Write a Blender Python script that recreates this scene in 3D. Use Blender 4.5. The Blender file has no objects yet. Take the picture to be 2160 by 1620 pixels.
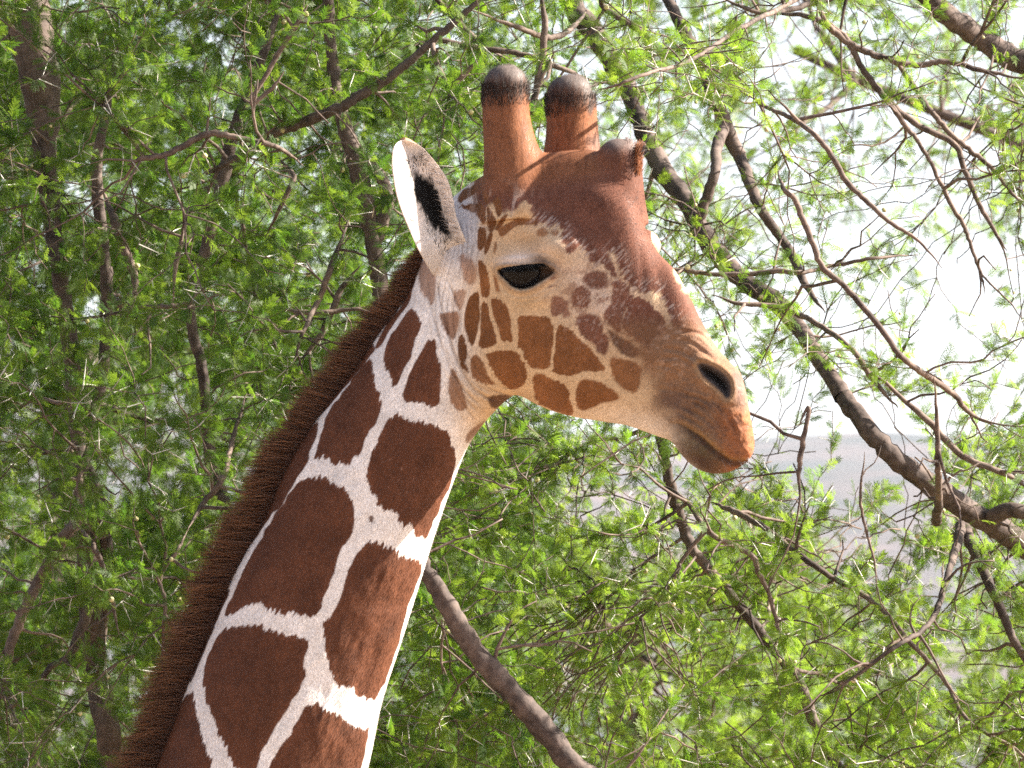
import bpy, math, random
import numpy as np
from mathutils import Vector, Matrix

R = math.radians
rng = np.random.default_rng(7)
random.seed(7)
scene = bpy.context.scene
COL = scene.collection

# ------------------------------------------------------------------ camera
TILT = R(4.0)
DIST = 14.0
FOC = np.array([0.0, 0.0, 4.18])                      # point of sharp focus, on the giraffe's cheek plane
FWD = np.array([0.0, math.cos(TILT), math.sin(TILT)])
UPV = np.array([0.0, -math.sin(TILT), math.cos(TILT)])
CAM = FOC - DIST * FWD
cam_data = bpy.data.cameras.new("camera")
cam = bpy.data.objects.new("camera", cam_data)
COL.objects.link(cam)
cam.location = CAM
cam.rotation_euler = (R(90) + TILT, 0, 0)
cam_data.sensor_width = 36.0
cam_data.lens = 36.0 * DIST / 2.16
cam_data.clip_start = 0.5
cam_data.clip_end = 20000
cam_data.dof.use_dof = True
cam_data.dof.focus_distance = DIST - 0.02
cam_data.dof.aperture_fstop = 16
scene.camera = cam

# ------------------------------------------------------------------ sky and sun
SUN = Vector((0.82, 0.09, 0.56)).normalized()        # direction towards the sun
world = bpy.data.worlds.new("World")
scene.world = world
world.use_nodes = True
wn = world.node_tree.nodes
wl = world.node_tree.links
wn.clear()
wo = wn.new("ShaderNodeOutputWorld")
bg = wn.new("ShaderNodeBackground")
sky = wn.new("ShaderNodeTexSky")
sky.sky_type = 'NISHITA'
sky.sun_disc = False
sky.sun_elevation = math.asin(SUN.z)
sky.sun_rotation = math.atan2(SUN.x, SUN.y)
sky.air_density = 1.0
sky.dust_density = 1.6
sky.ozone_density = 1.0
bg.inputs["Strength"].default_value = 0.044
wl.new(sky.outputs[0], bg.inputs[0])
wl.new(bg.outputs[0], wo.inputs[0])

sun_data = bpy.data.lights.new("sun", 'SUN')
sun_data.energy = 5.0
sun_data.angle = R(0.5)
sun_data.color = (1.0, 0.93, 0.82)
sun_o = bpy.data.objects.new("sun", sun_data)
COL.objects.link(sun_o)
sun_o.location = (30, 10, 30)
sun_o.rotation_euler = SUN.to_track_quat('Z', 'Y').to_euler()

scene.view_settings.view_transform = 'Standard'
scene.view_settings.look = 'None'
scene.view_settings.exposure = 2.28
scene.view_settings.gamma = 1.0
scene.render.engine = 'CYCLES'
scene.cycles.use_denoising = False      # leaves keep their edges; the little grain left reads as film grain
scene.cycles.sample_clamp_indirect = 4.0
scene.cycles.max_bounces = 8
scene.cycles.diffuse_bounces = 4
scene.cycles.transmission_bounces = 4
scene.cycles.transparent_max_bounces = 8
scene.cycles.volume_bounces = 0

# ------------------------------------------------------------------ helpers
def tag(o, label=None, cat=None, group=None, kind=None):
    if label: o["label"] = label
    if cat: o["category"] = cat
    if group: o["group"] = group
    if kind: o["kind"] = kind
    return o

def at(px, py, d=DIST):
    """world point seen at photo position (px, py) at distance d along the view axis"""
    px = np.asarray(px, float); py = np.asarray(py, float); d = np.asarray(d, float)
    k = d / DIST / 1000.0
    X = CAM[0] + (px - 1080) * k
    Y = CAM[1] + d * FWD[1] + (810 - py) * k * UPV[1]
    Z = CAM[2] + d * FWD[2] + (810 - py) * k * UPV[2]
    return np.stack([X, Y, Z], -1)

def proj(P):
    q = P - CAM
    d = q @ FWD
    return 1080 + q[:, 0] / d * DIST * 1000, 810 - (q @ UPV) / d * DIST * 1000, d

def mesh_from(name, V, faces_flat, starts, totals, smooth=True):
    me = bpy.data.meshes.new(name)
    V = np.ascontiguousarray(V, dtype=np.float32)
    me.vertices.add(len(V)); me.vertices.foreach_set("co", V.ravel())
    faces_flat = np.ascontiguousarray(faces_flat, dtype=np.int32)
    me.loops.add(len(faces_flat)); me.loops.foreach_set("vertex_index", faces_flat)
    me.polygons.add(len(starts))
    me.polygons.foreach_set("loop_start", np.ascontiguousarray(starts, dtype=np.int32))
    if smooth:
        me.polygons.foreach_set("use_smooth", np.ones(len(starts), dtype=bool))
    me.update(calc_edges=True)
    return me

def mesh_tq(name, V, quads=None, tris=None, smooth=True):
    fl, tot = [], []
    if quads is not None and len(quads):
        q = np.asarray(quads, dtype=np.int32).reshape(-1, 4); fl.append(q.ravel()); tot.append(np.full(len(q), 4))
    if tris is not None and len(tris):
        t = np.asarray(tris, dtype=np.int32).reshape(-1, 3); fl.append(t.ravel()); tot.append(np.full(len(t), 3))
    fl = np.concatenate(fl); tot = np.concatenate(tot)
    st = np.concatenate([[0], np.cumsum(tot)[:-1]])
    return mesh_from(name, V, fl, st, tot, smooth)

def link(name, me, mat=None, parent=None):
    o = bpy.data.objects.new(name, me)
    COL.objects.link(o)
    if mat is not None and len(me.materials) == 0:
        me.materials.append(mat)
    if parent is not None:
        o.parent = parent
    return o

def set_color(me, C, name="Col"):
    a = me.color_attributes.new(name, 'FLOAT_COLOR', 'POINT')
    buf = np.ones((len(C), 4), dtype=np.float32); buf[:, :3] = C
    a.data.foreach_set("color", buf.ravel())

def empty(name, loc):
    o = bpy.data.objects.new(name, None)
    COL.objects.link(o)
    o.location = loc
    o.empty_display_size = 0.2
    return o

# value noise, 2-D and 3-D
def _h(i):
    i = (i.astype(np.int64) * 374761393 + 668265263) & 0xffffffff
    i = ((i ^ (i >> 13)) * 1274126177) & 0xffffffff
    return ((i ^ (i >> 16)) & 0xffff) / 65535.0
def noise2(x, y, seed=0):
    x = np.asarray(x, float); y = np.asarray(y, float)
    xi = np.floor(x); yi = np.floor(y); fx = x - xi; fy = y - yi
    fx = fx * fx * (3 - 2 * fx); fy = fy * fy * (3 - 2 * fy)
    def g(a, b): return _h(a.astype(np.int64) * 73856093 ^ b.astype(np.int64) * 19349663 ^ (seed * 83492791))
    return ((g(xi, yi) * (1 - fx) + g(xi + 1, yi) * fx) * (1 - fy) + (g(xi, yi + 1) * (1 - fx) + g(xi + 1, yi + 1) * fx) * fy) * 2 - 1
def fbm2(x, y, seed=0, o=3):
    s = 0; a = 1; t = 0
    for k in range(o):
        s = s + a * noise2(x * 2 ** k, y * 2 ** k, seed + k * 17); t += a; a *= .55
    return s / t
def noise3(P, seed=0):
    x, y, z = P[:, 0], P[:, 1], P[:, 2]
    zi = np.floor(z); fz = z - zi; fz = fz * fz * (3 - 2 * fz)
    def pl(k):
        kk = k.astype(np.int64)
        xi = np.floor(x); yi = np.floor(y); fx = x - xi; fy = y - yi
        fx = fx * fx * (3 - 2 * fx); fy = fy * fy * (3 - 2 * fy)
        def g(a, b): return _h(a.astype(np.int64) * 73856093 ^ b.astype(np.int64) * 19349663 ^ kk * 50331653 ^ (seed * 83492791))
        return (g(xi, yi) * (1 - fx) + g(xi + 1, yi) * fx) * (1 - fy) + (g(xi, yi + 1) * (1 - fx) + g(xi + 1, yi + 1) * fx) * fy
    return (pl(zi) * (1 - fz) + pl(zi + 1) * fz) * 2 - 1

def smooth(a, b, x):
    t = np.clip((x - a) / (b - a), 0, 1)
    return t * t * (3 - 2 * t)

def catmull(P, n=6, closed=False):
    P = np.asarray(P, float); m = len(P)
    out = []
    rg = range(m) if closed else range(m - 1)
    for i in rg:
        if closed:
            p0, p1, p2, p3 = P[(i - 1) % m], P[i], P[(i + 1) % m], P[(i + 2) % m]
        else:
            p0, p1, p2, p3 = P[max(i - 1, 0)], P[i], P[i + 1], P[min(i + 2, m - 1)]
        for k in range(n):
            t = k / n
            out.append(.5 * ((2 * p1) + (-p0 + p2) * t + (2 * p0 - 5 * p1 + 4 * p2 - p3) * t * t + (-p0 + 3 * p1 - 3 * p2 + p3) * t ** 3))
    if not closed: out.append(P[-1])
    return np.array(out)

def poly_sdf(x, y, poly):
    """signed distance, positive inside"""
    P = np.asarray(poly, float); Q = np.roll(P, -1, 0)
    d2 = np.full(x.shape, 1e18); inside = np.zeros(x.shape, bool)
    for (ax, ay), (bx, by) in zip(P, Q):
        ex, ey = bx - ax, by - ay; L = ex * ex + ey * ey + 1e-12
        t = np.clip(((x - ax) * ex + (y - ay) * ey) / L, 0, 1)
        dx = x - ax - t * ex; dy = y - ay - t * ey
        d2 = np.minimum(d2, dx * dx + dy * dy)
        c = ((ay > y) != (by > y)) & (x < (bx - ax) * (y - ay) / (by - ay + 1e-12) + ax)
        inside ^= c
    d = np.sqrt(d2)
    return np.where(inside, d, -d)

def line_dist(x, y, pts):
    """distance to an open polyline, side (sign) and running parameter in px"""
    P = np.asarray(pts, float)
    best = np.full(x.shape, 1e9); sg = np.zeros(x.shape); par = np.zeros(x.shape); acc = 0
    for (ax, ay), (bx, by) in zip(P[:-1], P[1:]):
        ex, ey = bx - ax, by - ay; L = math.hypot(ex, ey) + 1e-9
        t = np.clip(((x - ax) * ex + (y - ay) * ey) / L / L, 0, 1)
        dx = x - ax - t * ex; dy = y - ay - t * ey
        d = np.hypot(dx, dy); m = d < best
        best = np.where(m, d, best)
        sg = np.where(m, np.sign(ex * (y - ay) - ey * (x - ax)), sg)
        par = np.where(m, acc + t * L, par); acc += L
    return best, sg, par

def gauss(x, y, cx, cy, rx, ry, ang=0):
    c, s = math.cos(R(ang)), math.sin(R(ang))
    u = ((x - cx) * c + (y - cy) * s) / rx; v = (-(x - cx) * s + (y - cy) * c) / ry
    return np.exp(-(u * u + v * v))

# ------------------------------------------------------------------ materials
def nodes_of(name):
    m = bpy.data.materials.new(name); m.use_nodes = True
    nt = m.node_tree; nt.nodes.clear()
    out = nt.nodes.new("ShaderNodeOutputMaterial")
    return m, nt, nt.nodes, nt.links, out

def N(nt, typ, **kw):
    n = nt.nodes.new(typ)
    for k, v in kw.items():
        if k in n.inputs: n.inputs[k].default_value = v
        else: setattr(n, k, v)
    return n

def mat_coat(name, rough=0.7, sheen=0.015, bump=0.0015, spec=0.12):
    """short fur: colour of the coat from the painted attribute, grain and fine relief from noise"""
    m, nt, nd, lk, out = nodes_of(name)
    b = N(nt, "ShaderNodeBsdfPrincipled")
    at_ = N(nt, "ShaderNodeAttribute"); at_.attribute_name = "Col"
    tc = N(nt, "ShaderNodeTexCoord")
    n1 = N(nt, "ShaderNodeTexNoise"); n1.inputs["Scale"].default_value = 420; n1.inputs["Detail"].default_value = 3
    mp = N(nt, "ShaderNodeMapping"); mp.inputs["Scale"].default_value = (1.0, 1.0, 0.35)
    lk.new(tc.outputs["Object"], mp.inputs[0]); lk.new(mp.outputs[0], n1.inputs["Vector"])
    n2 = N(nt, "ShaderNodeTexNoise"); n2.inputs["Scale"].default_value = 22; n2.inputs["Detail"].default_value = 5
    lk.new(tc.outputs["Object"], n2.inputs["Vector"])
    r1 = N(nt, "ShaderNodeMapRange"); r1.inputs[1].default_value = .3; r1.inputs[2].default_value = .7; r1.inputs[3].default_value = .74; r1.inputs[4].default_value = 1.24
    lk.new(n1.outputs["Fac"], r1.inputs[0])
    r2 = N(nt, "ShaderNodeMapRange"); r2.inputs[1].default_value = .3; r2.inputs[2].default_value = .7; r2.inputs[3].default_value = .86; r2.inputs[4].default_value = 1.12
    lk.new(n2.outputs["Fac"], r2.inputs[0])
    mu = N(nt, "ShaderNodeMath", operation='MULTIPLY'); lk.new(r1.outputs[0], mu.inputs[0]); lk.new(r2.outputs[0], mu.inputs[1])
    vm = N(nt, "ShaderNodeVectorMath", operation='SCALE'); lk.new(at_.outputs["Color"], vm.inputs[0]); lk.new(mu.outputs[0], vm.inputs["Scale"])
    lk.new(vm.outputs[0], b.inputs["Base Color"])
    b.inputs["Roughness"].default_value = rough
    b.inputs["Specular IOR Level"].default_value = spec
    b.inputs["Sheen Weight"].default_value = sheen
    b.inputs["Sheen Roughness"].default_value = .45
    bp = N(nt, "ShaderNodeBump"); bp.inputs["Strength"].default_value = .6; bp.inputs["Distance"].default_value = bump
    lk.new(n1.outputs["Fac"], bp.inputs["Height"]); lk.new(bp.outputs[0], b.inputs["Normal"])
    lk.new(b.outputs[0], out.inputs[0])
    return m

def mat_hair(name, rough=0.5, spec=.2, trans=.25, use_attr=True, col=(.1, .05, .03)):
    m, nt, nd, lk, out = nodes_of(name)
    b = N(nt, "ShaderNodeBsdfPrincipled"); b.inputs["Roughness"].default_value = rough
    b.inputs["Specular IOR Level"].default_value = spec
    t = N(nt, "ShaderNodeBsdfTranslucent"); mx = N(nt, "ShaderNodeMixShader"); mx.inputs[0].default_value = trans
    if use_attr:
        a = N(nt, "ShaderNodeAttribute"); a.attribute_name = "Col"
        lk.new(a.outputs["Color"], b.inputs["Base Color"]); lk.new(a.outputs["Color"], t.inputs[0])
    else:
        b.inputs["Base Color"].default_value = (*col, 1); t.inputs[0].default_value = (*col, 1)
    lk.new(b.outputs[0], mx.inputs[1]); lk.new(t.outputs[0], mx.inputs[2]); lk.new(mx.outputs[0], out.inputs[0])
    return m

def mat_simple(name, col, rough=.6, spec=.5, var=.0, scale=30, bump=0, coat=0):
    m, nt, nd, lk, out = nodes_of(name)
    b = N(nt, "ShaderNodeBsdfPrincipled"); b.inputs["Roughness"].default_value = rough
    b.inputs["Specular IOR Level"].default_value = spec; b.inputs["Coat Weight"].default_value = coat
    tc = N(nt, "ShaderNodeTexCoord"); n1 = N(nt, "ShaderNodeTexNoise"); n1.inputs["Scale"].default_value = scale; n1.inputs["Detail"].default_value = 4
    lk.new(tc.outputs["Object"], n1.inputs["Vector"])
    r = N(nt, "ShaderNodeMapRange"); r.inputs[1].default_value = .3; r.inputs[2].default_value = .7; r.inputs[3].default_value = 1 - var; r.inputs[4].default_value = 1 + var
    lk.new(n1.outputs["Fac"], r.inputs[0])
    vm = N(nt, "ShaderNodeVectorMath", operation='SCALE'); vm.inputs[0].default_value = col; lk.new(r.outputs[0], vm.inputs["Scale"])
    lk.new(vm.outputs[0], b.inputs["Base Color"])
    if bump:
        bp = N(nt, "ShaderNodeBump"); bp.inputs["Strength"].default_value = .8; bp.inputs["Distance"].default_value = bump
        lk.new(n1.outputs["Fac"], bp.inputs["Height"]); lk.new(bp.outputs[0], b.inputs["Normal"])
    lk.new(b.outputs[0], out.inputs[0])
    return m
# ================================================================== GROUND, HILLS, AIR
def mat_ground():
    m, nt, nd, lk, out = nodes_of("dry ground")
    b = N(nt, "ShaderNodeBsdfPrincipled"); b.inputs["Roughness"].default_value = .95; b.inputs["Specular IOR Level"].default_value = .1
    tc = N(nt, "ShaderNodeTexCoord")
    n1 = N(nt, "ShaderNodeTexNoise"); n1.inputs["Scale"].default_value = .35; n1.inputs["Detail"].default_value = 8
    n2 = N(nt, "ShaderNodeTexNoise"); n2.inputs["Scale"].default_value = 14; n2.inputs["Detail"].default_value = 5
    lk.new(tc.outputs["Object"], n1.inputs["Vector"]); lk.new(tc.outputs["Object"], n2.inputs["Vector"])
    r = N(nt, "ShaderNodeValToRGB"); e = r.color_ramp.elements
    e[0].position = .35; e[0].color = (.20, .12, .075, 1); e[1].position = .66; e[1].color = (.33, .25, .16, 1)
    lk.new(n1.outputs["Fac"], r.inputs[0])
    mx = N(nt, "ShaderNodeVectorMath", operation='SCALE'); lk.new(r.outputs[0], mx.inputs[0])
    mr = N(nt, "ShaderNodeMapRange"); mr.inputs[3].default_value = .7; mr.inputs[4].default_value = 1.3; lk.new(n2.outputs["Fac"], mr.inputs[0]); lk.new(mr.outputs[0], mx.inputs["Scale"])
    lk.new(mx.outputs[0], b.inputs["Base Color"])
    bp = N(nt, "ShaderNodeBump"); bp.inputs["Distance"].default_value = .05; lk.new(n2.outputs["Fac"], bp.inputs["Height"]); lk.new(bp.outputs[0], b.inputs["Normal"])
    lk.new(b.outputs[0], out.inputs[0]); return m
gr_ = np.array([-6000, -2500, -1200, -600, -300, -150, -80, -40, -20, -10, -5, 0, 5, 10, 20, 40, 80, 150, 300, 600, 1200, 2500, 6000], float)
gx, gy = np.meshgrid(gr_, gr_ + 0.0, indexing='ij')
gz = np.where(np.hypot(gx, gy) > 30, .5 * noise2(gx / 90, gy / 90, 3), 0)
ng = len(gr_); i, j = np.meshgrid(np.arange(ng - 1), np.arange(ng - 1), indexing='ij')
gq = np.stack([i * ng + j, (i + 1) * ng + j, (i + 1) * ng + j + 1, i * ng + j + 1], -1).reshape(-1, 4)
ground = link("ground", mesh_tq("ground", np.stack([gx, gy, gz - .0], -1).reshape(-1, 3), gq), mat_ground())
tag(ground, "dry reddish savanna ground under the acacias", kind="structure")

def mat_hill():
    m, nt, nd, lk, out = nodes_of("hillside")
    b = N(nt, "ShaderNodeBsdfPrincipled"); b.inputs["Roughness"].default_value = 1; b.inputs["Specular IOR Level"].default_value = 0
    tc = N(nt, "ShaderNodeTexCoord")
    n1 = N(nt, "ShaderNodeTexNoise"); n1.inputs["Scale"].default_value = .014; n1.inputs["Detail"].default_value = 9; n1.inputs["Roughness"].default_value = .65
    lk.new(tc.outputs["Object"], n1.inputs["Vector"])
    r = N(nt, "ShaderNodeValToRGB"); e = r.color_ramp.elements
    e[0].position = .42; e[0].color = (.025, .035, .032, 1); e[1].position = .64; e[1].color = (.13, .088, .082, 1)
    lk.new(n1.outputs["Fac"], r.inputs[0]); lk.new(r.outputs[0], b.inputs["Base Color"]); lk.new(b.outputs[0], out.inputs[0]); return m
# a long ridge across the back, higher on the left
nx_, ny_ = 220, 60
hx = np.linspace(-1500, 1500, nx_); hy = np.linspace(420, 1700, ny_)
HX, HY = np.meshgrid(hx, hy, indexing='ij')
prof = smooth(420, 1200, HY) * smooth(1750, 1250, HY)
crest_h = 83 - 11 * np.tanh((HX + 20) / 40) + 5 * fbm2(HX / 45, HX * 0 + 8, 9, 3) + 7 * fbm2(HX / 300 + 5, HX * 0, 2) + 1.6 * fbm2(HX / 22, HX * 0 + 4, 7, 4)
HZ = -1 + prof * crest_h + prof * 9 * fbm2(HX / 70, HY / 70, 4, 5) * smooth(1200, 800, HY)
i, j = np.meshgrid(np.arange(nx_ - 1), np.arange(ny_ - 1), indexing='ij')
hq = np.stack([i * ny_ + j, (i + 1) * ny_ + j, (i + 1) * ny_ + j + 1, i * ny_ + j + 1], -1).reshape(-1, 4)
hills = link("hills", mesh_tq("hills", (np.stack([HX, HY, HZ], -1) * 2.5).reshape(-1, 3), hq), mat_hill())
tag(hills, "pale pinkish grey hillside fading in the haze far behind the acacias", kind="structure")

def make_haze():
    m, nt, nd, lk, out = nodes_of("haze")
    v = N(nt, "ShaderNodeVolumePrincipled"); v.inputs["Color"].default_value = (.86, .90, 1.0, 1); v.inputs["Density"].default_value = HAZE
    v.inputs["Anisotropy"].default_value = .3
    lk.new(v.outputs[0], out.inputs["Volume"])
    x0, x1, y0, y1, z0, z1 = -6500, 6500, -6500, 6500, -6, 460
    Vb = np.array([(x, y, z) for x in (x0, x1) for y in (y0, y1) for z in (z0, z1)], float)
    q = [(0, 1, 3, 2), (4, 6, 7, 5), (0, 4, 5, 1), (2, 3, 7, 6), (0, 2, 6, 4), (1, 5, 7, 3)]
    o = link("haze", mesh_tq("haze", Vb, q, None, False), m); tag(o, kind="stuff")
HAZE = 0.00018
make_haze()

# ================================================================== ACACIAS
def mat_bark(name, c0, c1):
    m, nt, nd, lk, out = nodes_of(name)
    b = N(nt, "ShaderNodeBsdfPrincipled"); b.inputs["Roughness"].default_value = .8; b.inputs["Specular IOR Level"].default_value = .3
    tc = N(nt, "ShaderNodeTexCoord")
    n1 = N(nt, "ShaderNodeTexNoise"); n1.inputs["Scale"].default_value = 45; n1.inputs["Detail"].default_value = 6
    n2 = N(nt, "ShaderNodeTexNoise"); n2.inputs["Scale"].default_value = 5; n2.inputs["Detail"].default_value = 3
    lk.new(tc.outputs["Object"], n1.inputs["Vector"]); lk.new(tc.outputs["Object"], n2.inputs["Vector"])
    ad = N(nt, "ShaderNodeMath", operation='ADD'); lk.new(n1.outputs["Fac"], ad.inputs[0]); lk.new(n2.outputs["Fac"], ad.inputs[1])
    mr = N(nt, "ShaderNodeMapRange"); mr.inputs[1].default_value = .75; mr.inputs[2].default_value = 1.25; lk.new(ad.outputs[0], mr.inputs[0])
    r = N(nt, "ShaderNodeValToRGB"); e = r.color_ramp.elements; e[0].color = (*c0, 1); e[1].color = (*c1, 1)
    lk.new(mr.outputs[0], r.inputs[0]); lk.new(r.outputs[0], b.inputs["Base Color"])
    bp = N(nt, "ShaderNodeBump"); bp.inputs["Distance"].default_value = .004; bp.inputs["Strength"].default_value = .9
    lk.new(n1.outputs["Fac"], bp.inputs["Height"]); lk.new(bp.outputs[0], b.inputs["Normal"]); lk.new(b.outputs[0], out.inputs[0]); return m
bark = mat_bark("grey brown bark", (.032, .022, .019), (.145, .105, .088))
twig_bark = mat_bark("reddish twig bark", (.045, .031, .026), (.21, .15, .122))

def mat_leaf(name, a, b_, ta, tb, tr):
    m, nt, nd, lk, out = nodes_of(name)
    oi = N(nt, "ShaderNodeObjectInfo")
    def ramp(c0, c1):
        r = N(nt, "ShaderNodeValToRGB"); e = r.color_ramp.elements; e[0].color = (*c0, 1); e[1].color = (*c1, 1); lk.new(oi.outputs["Random"], r.inputs[0]); return r
    p = N(nt, "ShaderNodeBsdfPrincipled"); p.inputs["Roughness"].default_value = .5; p.inputs["Specular IOR Level"].default_value = .22
    t = N(nt, "ShaderNodeBsdfTranslucent"); mx = N(nt, "ShaderNodeMixShader"); mx.inputs[0].default_value = tr
    lk.new(ramp(a, b_).outputs[0], p.inputs["Base Color"]); lk.new(ramp(ta, tb).outputs[0], t.inputs[0])
    lk.new(p.outputs[0], mx.inputs[1]); lk.new(t.outputs[0], mx.inputs[2]); lk.new(mx.outputs[0], out.inputs[0]); return m
leaf_mat = mat_leaf("acacia leaf", (.040, .088, .008), (.105, .150, .012), (.23, .43, .030), (.38, .52, .050), .42)
leaf_dark = mat_leaf("acacia leaf, older", (.024, .060, .010), (.072, .115, .015), (.13, .30, .022), (.32, .46, .04), .38)  # darker leaf copy: self-shade of the left-hand trees put into the colour
thorn_mat = mat_simple("thorn", (.62, .58, .53), .5, .5, .15, 60)
flower_mat = mat_simple("flower ball", (.60, .55, .30), .8, .2, .2, 600, .0008)

def leaf_mesh(seed, mat):
    """twice-divided acacia leaf: a rachis with pairs of narrow comb-edged pinnae, about 5 cm long, along +Y"""
    r = np.random.default_rng(seed); V = []; T = []
    npair = 8 + seed % 4; Ln = .034 + .006 * (seed % 3); curve = r.uniform(-.25, .25)
    def rach(s): return np.array([curve * Ln * s * s, Ln * s, .004 * math.sin(s * 2)])
    def tri(a, b, c): T.append((len(V), len(V) + 1, len(V) + 2)); V.extend([a, b, c])
    P = [rach(s) for s in np.linspace(0, 1, 4)]
    for a, b in zip(P[:-1], P[1:]):
        w = np.array([.0005, 0, 0]); tri(a - w, a + w, b + w); tri(a - w, b + w, b - w)
    for k in range(npair):
        s = .22 + .78 * k / (npair - 1); p = rach(s)
        L = .0150 * (1 - .35 * abs(s - .55) * 2) * r.uniform(.85, 1.15)
        for sd in (-1, 1):
            an = R(58 - 25 * s) * r.uniform(.85, 1.15) * sd + curve * s
            d = np.array([math.sin(an), math.cos(an), r.uniform(-.35, .05)]); d /= np.linalg.norm(d)
            q = np.cross(d, [0, 0, 1]); q /= np.linalg.norm(q); w = .0016
            nseg = 4
            for h in range(nseg):                         # leaflets as a saw-toothed strip
                a = p + d * L * h / nseg; b = p + d * L * (h + .95) / nseg; ww = w * (1 - .45 * abs(h / nseg - .4))
                tri(a, b, (a + b) / 2 + d * L * .10 + q * ww); tri(b, a, (a + b) / 2 + d * L * .10 - q * ww)
    me = mesh_tq("leaf", np.array(V), None, T, False); me.materials.append(mat); return me
LEAVES = [leaf_mesh(s, leaf_mat) for s in range(4)]
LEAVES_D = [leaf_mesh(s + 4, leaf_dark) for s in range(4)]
def thorn_mesh():
    a = np.linspace(0, 2 * np.pi, 4, endpoint=False)
    rr = [(0, .0016), (.4, .0012), (.8, .0006)]
    V = [(.0 + r * math.cos(k), y, r * math.sin(k)) for y, r in rr for k in a] + [(0, 1, 0)]
    V = [(x, y * .055, z) for x, y, z in V]
    q = [(l * 4 + k, l * 4 + (k + 1) % 4, l * 4 + 4 + (k + 1) % 4, l * 4 + 4 + k) for l in range(2) for k in range(4)]
    t = [(8 + k, 8 + (k + 1) % 4, 12) for k in range(4)]
    me = mesh_tq("thorn", np.array(V), q, t); me.materials.append(thorn_mat); return me
THORN = thorn_mesh()
def flower_mesh():
    V = []; n, k = 8, 6
    rg = []
    for i in range(1, k):
        t = math.pi * i / k; a = np.linspace(0, 2 * np.pi, n, endpoint=False) + i * .4
        r_ = .0055 * (1 + .12 * ((i + np.arange(n)) % 2))
        rg.append(np.stack([r_ * math.sin(t) * np.cos(a), r_ * math.sin(t) * np.sin(a) , -.022 + r_ * math.cos(t)], -1))
    v, q, t = loft_mesh0(np.array(rg)); base = len(v)
    st = np.array([(.0004, 0, -.017), (-.0004, 0, -.017), (-.0004, 0, 0), (.0004, 0, 0)])
    me = mesh_tq("flower", np.vstack([v, st]), np.vstack([q, [[base, base + 1, base + 2, base + 3]]]), t); me.materials.append(flower_mat); return me
def loft_mesh0(rings):
    nr, n = rings.shape[:2]; V = rings.reshape(-1, 3)
    q = [(i * n + j, i * n + (j + 1) % n, (i + 1) * n + (j + 1) % n, (i + 1) * n + j) for i in range(nr - 1) for j in range(n)]
    V = np.vstack([V, rings[0].mean(0) + (0, 0, .001), rings[-1].mean(0) - (0, 0, .001)]); t = []
    for k in range(n): t.append((nr * n, (k + 1) % n, k)); t.append((nr * n + 1, (nr - 1) * n + k, (nr - 1) * n + (k + 1) % n))
    return V, np.array(q), np.array(t)
FLOWER = flower_mesh()

def tube(P, rad, n):
    P = np.asarray(P, float); rad = np.asarray(rad, float)
    T = np.gradient(P, axis=0); T /= np.linalg.norm(T, axis=1)[:, None] + 1e-12
    ref = np.array([.13, .97, .2]); u = ref - T * (T @ ref)[:, None]; u /= np.linalg.norm(u, axis=1)[:, None] + 1e-9; v = np.cross(T, u)
    a = np.linspace(0, 2 * np.pi, n, endpoint=False)
    V = P[:, None] + (u[:, None] * np.cos(a)[None, :, None] + v[:, None] * np.sin(a)[None, :, None]) * rad[:, None, None]
    m = len(P); V = V.reshape(-1, 3)
    i, j = np.meshgrid(np.arange(m - 1), np.arange(n), indexing='ij')
    q = np.stack([i * n + j, i * n + (j + 1) % n, (i + 1) * n + (j + 1) % n, (i + 1) * n + j], -1).reshape(-1, 4)
    V = np.vstack([V, P[-1]]); t = np.stack([(m - 1) * n + np.arange(n), (m - 1) * n + (np.arange(n) + 1) % n, np.full(n, m * n)], -1)
    return V, q, t

GN = {}
def gn_tree(objs, key):
    if key in GN: return GN[key]
    ng = bpy.data.node_groups.new("scatter " + key, 'GeometryNodeTree')
    ng.interface.new_socket("Geometry", in_out='INPUT', socket_type='NodeSocketGeometry')
    ng.interface.new_socket("Geometry", in_out='OUTPUT', socket_type='NodeSocketGeometry')
    n, l = ng.nodes, ng.links
    gi = n.new("NodeGroupInput"); go = n.new("NodeGroupOutput")
    iop = n.new("GeometryNodeInstanceOnPoints"); iop.inputs["Pick Instance"].default_value = True
    g2i = n.new("GeometryNodeGeometryToInstance")
    for o in objs:
        oi = n.new("GeometryNodeObjectInfo"); oi.transform_space = 'ORIGINAL'; oi.inputs["Object"].default_value = o; oi.inputs["As Instance"].default_value = False
        l.new(oi.outputs["Geometry"], g2i.inputs[0])
    l.new(g2i.outputs[0], iop.inputs["Instance"]); l.new(gi.outputs[0], iop.inputs["Points"])
    for nm, typ, sock in (("rot", 'FLOAT_VECTOR', "Rotation"), ("siz", 'FLOAT', "Scale"), ("idx", 'INT', "Instance Index")):
        a = n.new("GeometryNodeInputNamedAttribute"); a.data_type = typ; a.inputs["Name"].default_value = nm
        l.new([s for s in a.outputs if s.enabled][0], iop.inputs[sock])
    l.new(iop.outputs[0], go.inputs[0]); GN[key] = ng; return ng

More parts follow.
